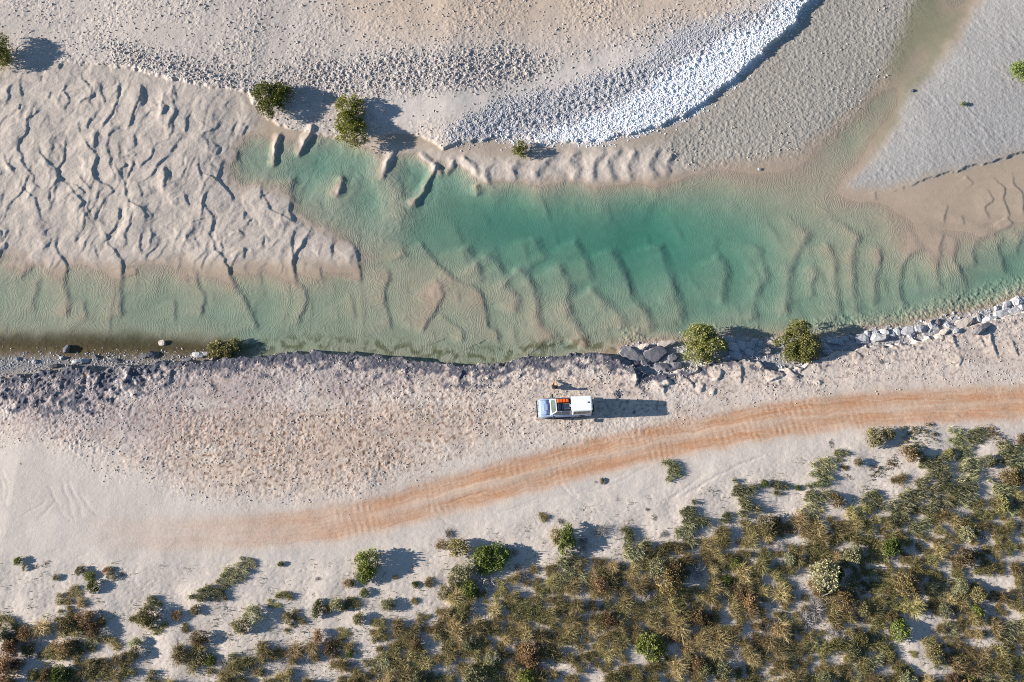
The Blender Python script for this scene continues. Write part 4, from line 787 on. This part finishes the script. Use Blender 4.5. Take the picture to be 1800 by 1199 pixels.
# ------------------------------------------------------------------ gravel: thousands of stones joined by bank
def gravel(name, mask, n, smin, smax, mat, label, seed):
    rg = np.random.default_rng(seed); w = mask.ravel().clip(0, None); w = w / w.sum()
    k = rg.choice(len(w), n, p=w); px_ = X.ravel()[k] + rg.uniform(-.06, .06, n); py_ = Y.ravel()[k] + rg.uniform(-.06, .06, n); pz_ = zat(px_, py_)
    s = smin + (smax - smin) * rg.random(n) ** 2.5
    a = rg.random(n) * 6.283; base = np.array([[1, 0, .1], [0, 1, -.05], [-1, 0, .1], [0, -1, .05], [.1, .1, .7], [0, 0, -.6]], float)
    vv = base[None] * (.75 + .5 * rg.random((n, 6, 1))) * s[:, None, None] * np.stack([1 + .4 * rg.random(n), .7 + .4 * rg.random(n), .6 + .5 * rg.random(n)], 1)[:, None]
    ca, sa = np.cos(a)[:, None], np.sin(a)[:, None]
    co = np.stack([vv[..., 0] * ca - vv[..., 1] * sa + px_[:, None], vv[..., 0] * sa + vv[..., 1] * ca + py_[:, None], vv[..., 2] + pz_[:, None] + .1 * s[:, None]], -1).reshape(-1, 3)
    t = np.array([[0, 1, 4], [1, 2, 4], [2, 3, 4], [3, 0, 4], [1, 0, 5], [2, 1, 5], [3, 2, 5], [0, 3, 5]])
    fc = (np.arange(n)[:, None, None] * 6 + t[None]).reshape(-1, 3)
    tag(link(name, set_mesh(name, co, fc, mat, False)), label, 'gravel', None, 'stuff')
vis = ((U0 > -60) & (U0 < 1860) & (V0 > -60) & (V0 < 1260)).astype(float)
WHT = rock_mat('white_gravel', tuple(srgb(246, 249, 253, .92)), tuple(srgb(200, 205, 214, .9)))
gravel('white_gravel', vis * m_white * (1 - inS), 15000, .04, .13, WHT, 'band of white gravel along the upper bank', 1)
gravel('grey_gravel', vis * (m_grey * (1 - m_white) + .5 * m_shingle) * (1 - inS), 14000, .035, .11, rock_mat('grey_gravel', tuple(srgb(208, 207, 210)), tuple(srgb(165, 165, 171))), 'grey gravel beside the white band and on the left shingle', 2)
gravel('bank_stones', vis * (m_up * (.15 + m_rub * 1.2) * (1 - m_pale * .8) + .12 * m_grav * sstep(0, .4, fbm(X / 4, Y / 4, 2, 151))) * (1 - inS), 11000, .035, .15, RKP, 'pale stones strewn over the upper bank', 3)
gravel('ledge_chips', vis * inS * (onledge * np.clip(.4 + fbm(X / 2, Y / 2, 2, 153), 0.05, 1) * (1 - halo)), 6000, .03, .10, RKP, 'limestone chips strewn over the rock ledge', 4)
gravel('bank_rubble', vis * m_blk * (V0 > 480) * (1 - inS), 1500, .04, .16, RK, 'broken grey rubble between the rocks on the south bank', 6)
x, y, z = spot(1085, 692); pm = np.exp(-(np.hypot(X - x, Y - y) / .42) ** 6)
gravel('pebble_patch', pm, 45, .07, .13, RKD, 'round patch of dark pebbles beside the ute shadow', 5)
#@@VEHICLE@@

# ------------------------------------------------------------------ the parked ute
def bx(bm, c, sz, bevel=0.0, seg=2):
    r = bmesh.ops.create_cube(bm, size=1); vv = r['verts']
    for v_ in vv: v_.co = Vector((c[0] + v_.co.x * sz[0], c[1] + v_.co.y * sz[1], c[2] + v_.co.z * sz[2]))
    if bevel:
        ee = list({e for v_ in vv for e in v_.link_edges}); bmesh.ops.bevel(bm, geom=ee, offset=bevel, segments=seg, affect='EDGES', profile=.6)
def loft(bm, secs):
    pr = None
    for ring in secs:
        r = [bm.verts.new(p) for p in ring]
        if pr:
            for k in range(len(r)): bm.faces.new((pr[k], pr[(k + 1) % len(r)], r[(k + 1) % len(r)], r[k]))
        else: bm.faces.new(r[::-1])
        pr = r
    bm.faces.new(pr)
def disc_tube(bm, c, axis, r0, r1, w, n=28):
    """ring or disc: r0 inner (0 = solid) r1 outer, width w along axis"""
    a = Vector(axis).normalized(); b = a.orthogonal().normalized(); d = a.cross(b); c = Vector(c)
    prof = [(r1 * .93, -w / 2), (r1, -w / 2 + .03 * (w > .08)), (r1, w / 2 - .03 * (w > .08)), (r1 * .93, w / 2)]
    if r0: prof += [(r0, w / 2), (r0, -w / 2)]
    rings = []
    for k in range(n):
        t = 2 * math.pi * k / n; e = b * math.cos(t) + d * math.sin(t)
        rings.append([bm.verts.new(c + e * q[0] + a * q[1]) for q in prof])
    m_ = len(prof)
    for k in range(n):
        for j in range(m_ if r0 else m_ - 1):
            bm.faces.new((rings[k][j], rings[(k + 1) % n][j], rings[(k + 1) % n][(j + 1) % m_], rings[k][(j + 1) % m_]))
    if not r0:
        bm.faces.new([rings[k][0] for k in range(n)]); bm.faces.new([rings[k][-1] for k in range(n)][::-1])
SILVER = paint('silver_blue_paint_sky_tint', (.40, .50, .70), .32, .25, .02, 1.0)  # silver-blue paint, with the sky's blue reflection put into the base colour
WHITEP = paint('white_canopy', (.82, .82, .80), .35, 0, .02, 1.2)
BLACKP = paint('black_plastic', (.018, .018, .02), .55, 0, .15)
RUBBER = paint('tyre_rubber', (.025, .024, .023), .85, 0, .15)
ALLOY = paint('alloy', (.4, .4, .42), .35, .9, .05)
ORANGE = paint('orange_board', (.78, .13, .015), .5, 0, .06)
NAVY = paint('navy_box', (.012, .02, .06), .45, 0, .1)
CELL = paint('solar_cell', (.045, .05, .065), .2, 0, .1)
GREYM = paint('grey_frame', (.5, .5, .5), .4, .6, .05)
RED = paint('red_lens', (.4, .02, .02), .2, 0, .05); CLEAR = paint('clear_lens', (.75, .77, .8), .1, 0, .02)
def glass_mat():
    m, N, L, p = new_mat('tinted_glass'); p.inputs['Base Color'].default_value = (.05, .065, .06, 1); p.inputs['Roughness'].default_value = .06
    tc = N.new('ShaderNodeTexCoord'); nz = N.new('ShaderNodeTexNoise'); nz.inputs['Scale'].default_value = 2.5; L.new(tc.outputs['Object'], nz.inputs[0])
    cr = N.new('ShaderNodeValToRGB'); cr.color_ramp.elements[0].color = (.02, .03, .028, 1); cr.color_ramp.elements[1].color = (.14, .17, .15, 1); L.new(nz.outputs[0], cr.inputs[0]); L.new(cr.outputs[0], p.inputs['Base Color'])
    p.inputs['Specular IOR Level'].default_value = .7
    return m
GLASS = glass_mat()
vx, vy, vz = spot(991, 719.5)
VZ = vz + .06
ute = bpy.data.objects.new('pickup_truck', None); COL.objects.link(ute); ute.location = (vx, vy, VZ); ute.rotation_euler = (0, 0, R(2.8))
tag(ute, 'silver-blue dual-cab ute with white canopy and loaded roof rack parked on the ledge', 'pickup truck')
def part(nm, fn, mat, parent=ute, smooth=False, label=None):
    bm = bmesh.new(); fn(bm); o = link(nm, bm_mesh(nm, bm, mat, smooth), parent)
    if label: o['label'] = label
    return o
def sec(x, w, zb, zt, cr=.86):
    zm = (zb + zt) / 2
    return [(x, -w * .94, zb), (x, -w, zb + .08), (x, -w, zm + .08), (x, -w * .97, zt - .07), (x, -w * cr, zt), (x, 0, zt + .025), (x, w * cr, zt), (x, w * .97, zt - .07), (x, w, zm + .08), (x, w, zb + .08), (x, w * .94, zb)]
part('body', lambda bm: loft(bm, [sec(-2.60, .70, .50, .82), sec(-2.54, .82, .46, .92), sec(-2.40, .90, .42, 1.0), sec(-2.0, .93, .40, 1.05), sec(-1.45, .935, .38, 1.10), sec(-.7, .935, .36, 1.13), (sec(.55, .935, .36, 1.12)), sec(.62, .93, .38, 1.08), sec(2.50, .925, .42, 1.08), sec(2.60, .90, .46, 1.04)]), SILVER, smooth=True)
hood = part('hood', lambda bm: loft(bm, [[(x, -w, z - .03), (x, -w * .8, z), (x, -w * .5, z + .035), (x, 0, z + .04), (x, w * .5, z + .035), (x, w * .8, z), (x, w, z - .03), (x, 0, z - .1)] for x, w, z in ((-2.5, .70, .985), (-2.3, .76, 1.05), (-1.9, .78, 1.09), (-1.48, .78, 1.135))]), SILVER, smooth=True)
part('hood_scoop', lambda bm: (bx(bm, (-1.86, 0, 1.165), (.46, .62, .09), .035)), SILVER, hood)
part('scoop_intake', lambda bm: (bx(bm, (-1.615, 0, 1.17), (.05, .5, .05), .01)), BLACKP, hood)
cb = [(-1.48, .84, 1.10), (.60, .86, 1.10)]; 
def cab_shape(bm):
    lo = [(-1.46, -.80, 1.10), (.60, -.86, 1.10), (.60, .86, 1.10), (-1.46, .80, 1.10)]
    mi = [(-1.30, -.78, 1.22), (.60, -.84, 1.25), (.60, .84, 1.25), (-1.30, .78, 1.22)]
    hi = [(-.84, -.63, 1.74), (.56, -.65, 1.76), (.56, .65, 1.76), (-.84, .63, 1.74)]
    tp = [(-.74, -.55, 1.79), (.50, -.57, 1.81), (.50, .57, 1.81), (-.74, .55, 1.79)]
    loft(bm, [lo, mi, hi, tp])
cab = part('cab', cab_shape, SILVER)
def quadp(bm, pts, off):
    n_ = (Vector(pts[1]) - Vector(pts[0])).cross(Vector(pts[2]) - Vector(pts[0])).normalized() * off
    a = [bm.verts.new(Vector(p) + n_) for p in pts]; b = [bm.verts.new(Vector(p) - n_ * .2) for p in pts]
    bm.faces.new(a); bm.faces.new(b[::-1])
    for k in range(len(a)): bm.faces.new((a[k], b[k], b[(k + 1) % len(a)], a[(k + 1) % len(a)]))
part('windscreen', lambda bm: quadp(bm, [(-1.33, .70, 1.20), (-1.33, -.70, 1.20), (-.88, -.57, 1.70), (-.88, .57, 1.70)], .012), GLASS, cab)
for sg in (-1, 1):
    pts_ = [[(-1.14, .815 * sg, 1.24), (-.42, .835 * sg, 1.25), (-.40, .665 * sg, 1.69), (-.80, .65 * sg, 1.68)], [(-.34, .838 * sg, 1.25), (.46, .848 * sg, 1.26), (.44, .68 * sg, 1.70), (-.33, .668 * sg, 1.69)]]
    for q in pts_: part('side_window', lambda bm, q=q, sg=sg: quadp(bm, q if sg < 0 else q[::-1], .012), GLASS, cab)
part('roof_edge', lambda bm: bx(bm, (-.80, 0, 1.80), (.13, 1.22, .05), .02), WHITEP, cab)
for sg in (-1, 1):
    part('wiper', lambda bm: tube(bm, [(-1.34, .1 * sg, 1.22), (-1.22, .1 * sg + .42 * sg, 1.335)], [.014, .010], 5), BLACKP, cab)
    mr = part('side_mirror', lambda bm: (bx(bm, (-1.12, 1.10 * sg, 1.22), (.18, .34, .24), .05), bx(bm, (-1.12, .92 * sg, 1.16), (.06, .14, .05), .015)), BLACKP)
rack = part('roof_rack', lambda bm: ([bx(bm, (-.13, y, 1.91), (1.42, .05, .06), .012) for y in (-.61, .61)], [bx(bm, (x, 0, 1.905), (.045, 1.2, .045), .01) for x in (-.81, -.58, -.35, -.12, .11, .34, .55)], [bx(bm, (x, y, 1.84), (.05, .05, .12)) for x in (-.65, .4) for y in (-.56, .56)], bx(bm, (-.13, 0, 1.872), (1.3, 1.1, .012))), BLACKP)
def boards(bm):
    for k in range(3): bx(bm, (-.18, .37, 1.955 + k * .035), (1.12 - .02 * k, .33, .03), .012)
    for k in range(4): bx(bm, (-.60 + k * .28, .37, 2.06), (.2, .30, .035), .016)
part('recovery_board', boards, ORANGE, label='orange recovery boards strapped to the roof rack')
sp = part('solar_panel', lambda bm: bx(bm, (.08, -.20, 1.965), (.78, .56, .05), .01), GREYM, label='folded solar panel with grey frame')
for k in range(7): part('solar_cell', lambda bm: bx(bm, (-.21 + k * .098, -.20, 1.994), (.078, .50, .008)), CELL, sp)
part('storage_box', lambda bm: bx(bm, (-.52, -.20, 2.0), (.30, .58, .14), .03), NAVY)
part('rack_bag', lambda bm: bx(bm, (.50, -.12, 1.96), (.08, .3, .07), .03), WHITEP)
def cano(x0, x1, w, z, r=.12):
    pts_ = []
    for cx, cy, a0 in ((x1 - r, w - r, 0), (x0 + r, w - r, 90), (x0 + r, -w + r, 180), (x1 - r, -w + r, 270)):
        for k in range(5): a = R(a0 + k * 22.5); pts_.append((cx + r * math.cos(a), cy + r * math.sin(a), z))
    return pts_
canopy = part('canopy', lambda bm: loft(bm, [cano(.64, 2.60, .89, 1.085), cano(.64, 2.60, .88, 1.30), cano(.66, 2.59, .76, 2.0)]), WHITEP, smooth=False)
lid = part('canopy_roof', lambda bm: loft(bm, [cano(.62, 2.64, .745, 1.99), cano(.62, 2.64, .745, 2.05), cano(.66, 2.60, .70, 2.10), cano(.74, 2.52, .62, 2.115)]), WHITEP, canopy)
def vent(bm): disc_tube(bm, (2.28, .06, 2.125), (0, 0, 1), .055, .095, .03)
part('roof_vent', vent, BLACKP, lid)
part('vent_cap', lambda bm: disc_tube(bm, (2.28, .06, 2.13), (0, 0, 1), 0, .05, .03), GREYM, lid)
for sg in (-1, 1):
    part('canopy_window', lambda bm: quadp(bm, ([(.80, .872 * sg, 1.36), (2.45, .872 * sg, 1.36), (2.42, .775 * sg, 1.92), (.83, .775 * sg, 1.92)] if sg < 0 else [(.83, .775 * sg, 1.92), (2.42, .775 * sg, 1.92), (2.45, .872 * sg, 1.36), (.80, .872 * sg, 1.36)]), .014), GLASS, canopy)
for x in (-1.62, 1.55):
    for sg in (-1, 1):
        t_ = part('wheel', lambda bm: disc_tube(bm, (x, .80 * sg, .40), (0, 1, 0), .24, .40, .27), RUBBER, smooth=True)
        part('rim', lambda bm: (disc_tube(bm, (x, .86 * sg, .40), (0, 1, 0), 0, .235, .08), [bx(bm, (x + .12 * math.cos(k * 1.047), .905 * sg, .40 + .12 * math.sin(k * 1.047)), (.05, .02, .05)) for k in range(6)]), ALLOY, t_)
        part('fender_flare', lambda bm: loft(bm, [[(x + .50 * math.cos(R(a)), .86 * sg, .42 + .50 * math.sin(R(a))), (x + .50 * math.cos(R(a)), .985 * sg, .42 + .50 * math.sin(R(a))), (x + .44 * math.cos(R(a)), .985 * sg, .42 + .44 * math.sin(R(a))), (x + .44 * math.cos(R(a)), .86 * sg, .42 + .44 * math.sin(R(a)))] for a in range(10, 171, 20)]), BLACKP)
for sg in (-1, 1):
    part('side_step', lambda bm: bx(bm, (-.25, .98 * sg, .42), (1.7, .14, .05), .02), BLACKP)
    part('headlight', lambda bm: bx(bm, (-2.47, .70 * sg, .86), (.16, .28, .14), .03), CLEAR)
    part('tail_light', lambda bm: bx(bm, (2.605, .83 * sg, .88), (.04, .12, .3), .01), RED)
part('bull_bar', lambda bm: (bx(bm, (-2.68, 0, .58), (.14, 1.72, .2), .05), tube(bm, [(-2.66, -.72, .6), (-2.72, -.66, .98), (-2.74, 0, 1.0), (-2.72, .66, .98), (-2.66, .72, .6)], [.035] * 5, 8), [bx(bm, (-2.71, y, .8), (.05, .05, .4)) for y in (-.3, .3)]), BLACKP)
part('rear_bumper', lambda bm: bx(bm, (2.68, 0, .55), (.14, 1.7, .16), .04), BLACKP)
sw = part('spare_wheel', lambda bm: disc_tube(bm, (2.76, -.30, 1.02), (1, 0, 0), .22, .38, .24), RUBBER, smooth=True)
part('rim', lambda bm: disc_tube(bm, (2.80, -.30, 1.02), (1, 0, 0), 0, .22, .06), ALLOY, sw)
part('rear_ladder', lambda bm: ([bx(bm, (2.70, y, 1.45), (.035, .035, 1.1)) for y in (.28, .62)], [bx(bm, (2.70, .45, z), (.03, .34, .03)) for z in (1.0, 1.25, 1.5, 1.75, 1.95)]), BLACKP)
part('snorkel', lambda bm: tube(bm, [(-1.5, .95, 1.0), (-1.38, .95, 1.15), (-.95, .72, 1.72), (-.93, .72, 1.86)], [.045, .045, .045, .05], 8), BLACKP)

# ------------------------------------------------------------------ the person sitting on the ledge, legs towards the water
SKIN = paint('skin', (.50, .30, .20), .55, 0, .05, 6); CLOTH = paint('black_cloth', (.014, .012, .015), .9, 0, .2, 20); HAIR = paint('dark_hair', (.03, .015, .01), .6, 0, .2, 30); SHOE = paint('dark_shoe', (.03, .015, .015), .7, 0, .1)
def skinned(name, verts, edges, rad, mat, parent, root=0, sub=2):
    me = bpy.data.meshes.new(name); me.from_pydata(verts, edges, []); o = link(name, me, parent)
    m_ = o.modifiers.new('skin', 'SKIN'); m_.use_smooth_shade = True
    sv = me.skin_vertices[0].data
    for i, r in enumerate(rad): sv[i].radius = (r, r) if not isinstance(r, tuple) else r; sv[i].use_root = (i == root)
    k = o.modifiers.new('smooth', 'SUBSURF'); k.levels = sub; k.render_levels = sub
    me.materials.append(mat); return o
px_, py_, pz_ = spot(974.5, 683)
per = bpy.data.objects.new('person', None); COL.objects.link(per); per.location = (px_, py_, pz_ + .03); per.rotation_euler = (0, 0, R(-3))
tag(per, 'person in black clothes sitting on the ledge, legs stretched towards the water', 'person')
V_ = [(0, 0, .12), (0, -.03, .28), (0, -.06, .44), (0, -.07, .55), (0, -.05, .63), (0, -.03, .70), (0, -.01, .79)]; E_ = [(i, i + 1) for i in range(6)]; RD = [.15, .125, .14, .10, .05, .085, .095]
def chain(st, pts_, rs):
    last = st
    for p, r in zip(pts_, rs): V_.append(p); RD.append(r); E_.append((last, len(V_) - 1)); last = len(V_) - 1
    return last
for sg in (-1, 1):
    chain(0, [(.10 * sg, .06, .12), (.13 * sg, .26, .23), (.12 * sg, .44, .31), (.11 * sg, .60, .19), (.10 * sg, .77, .08), (.10 * sg, .80, .09), (.11 * sg, .82, .16)], [.095, .085, .062, .058, .045, .045, .035])
    hnd = chain(3, [(.17 * sg, -.07, .55), (.24 * sg, .06, .42), (.26 * sg, .18, .33), (.20 * sg, .34, .345), (.165 * sg, .40, .365)], [.062, .048, .042, .033, .034])
    for k, (dx, ln) in enumerate(((-.026, .075), (-.009, .085), (.009, .08), (.026, .065))):
        chain(hnd, [(.155 * sg + dx, .43, .37), (.155 * sg + dx, .43 + ln * .6, .362), (.155 * sg + dx, .43 + ln, .335)], [.010, .009, .008])
    chain(hnd, [(.125 * sg, .40, .365), (.105 * sg, .43, .35)], [.011, .009])
body = skinned('body', V_, E_, RD, SKIN, per)
skinned('shirt', [(0, 0, .16), (0, -.03, .28), (0, -.06, .44), (0, -.07, .56), (.17, -.07, .55), (.24, .06, .42), (.26, .18, .33), (.215, .30, .342), (-.17, -.07, .55), (-.24, .06, .42), (-.26, .18, .33), (-.215, .30, .342)], [(0, 1), (1, 2), (2, 3), (3, 4), (4, 5), (5, 6), (6, 7), (3, 8), (8, 9), (9, 10), (10, 11)], [.175, .155, .17, .125, .09, .072, .062, .05, .09, .072, .062, .05], CLOTH, per)
skinned('shorts', [(0, -.01, .12), (.10, .07, .125), (.13, .25, .23), (-.10, .07, .125), (-.13, .25, .23)], [(0, 1), (1, 2), (0, 3), (3, 4)], [.165, .112, .10, .112, .10], CLOTH, per)
skinned('hair', [(0, -.045, .76), (0, -.035, .83), (0, .01, .865), (0, -.09, .68)], [(0, 1), (1, 2), (0, 3)], [.118, .112, .085, .07], HAIR, per)
for sg in (-1, 1): skinned('shoe', [(.10 * sg, .775, .05), (.10 * sg, .83, .06), (.11 * sg, .84, .15), (.115 * sg, .83, .20)], [(0, 1), (1, 2), (2, 3)], [.05, .052, .048, .036], SHOE, per)
for sg in (-1, 1): part('eye', lambda bm: bmesh.ops.create_icosphere(bm, subdivisions=1, radius=.012, matrix=Matrix.Translation((.033 * sg, .072, .80))), BLACKP, per, True)
part('nose', lambda bm: bx(bm, (0, .085, .778), (.022, .03, .036), .008), SKIN, per, True)
part('mouth', lambda bm: bx(bm, (0, .076, .744), (.045, .014, .012), .004), paint('lips', (.4, .16, .13), .5), per, True)
for sg in (-1, 1): part('ear', lambda bm: bx(bm, (.095 * sg, -.01, .79), (.018, .035, .055), .008), SKIN, per, True)
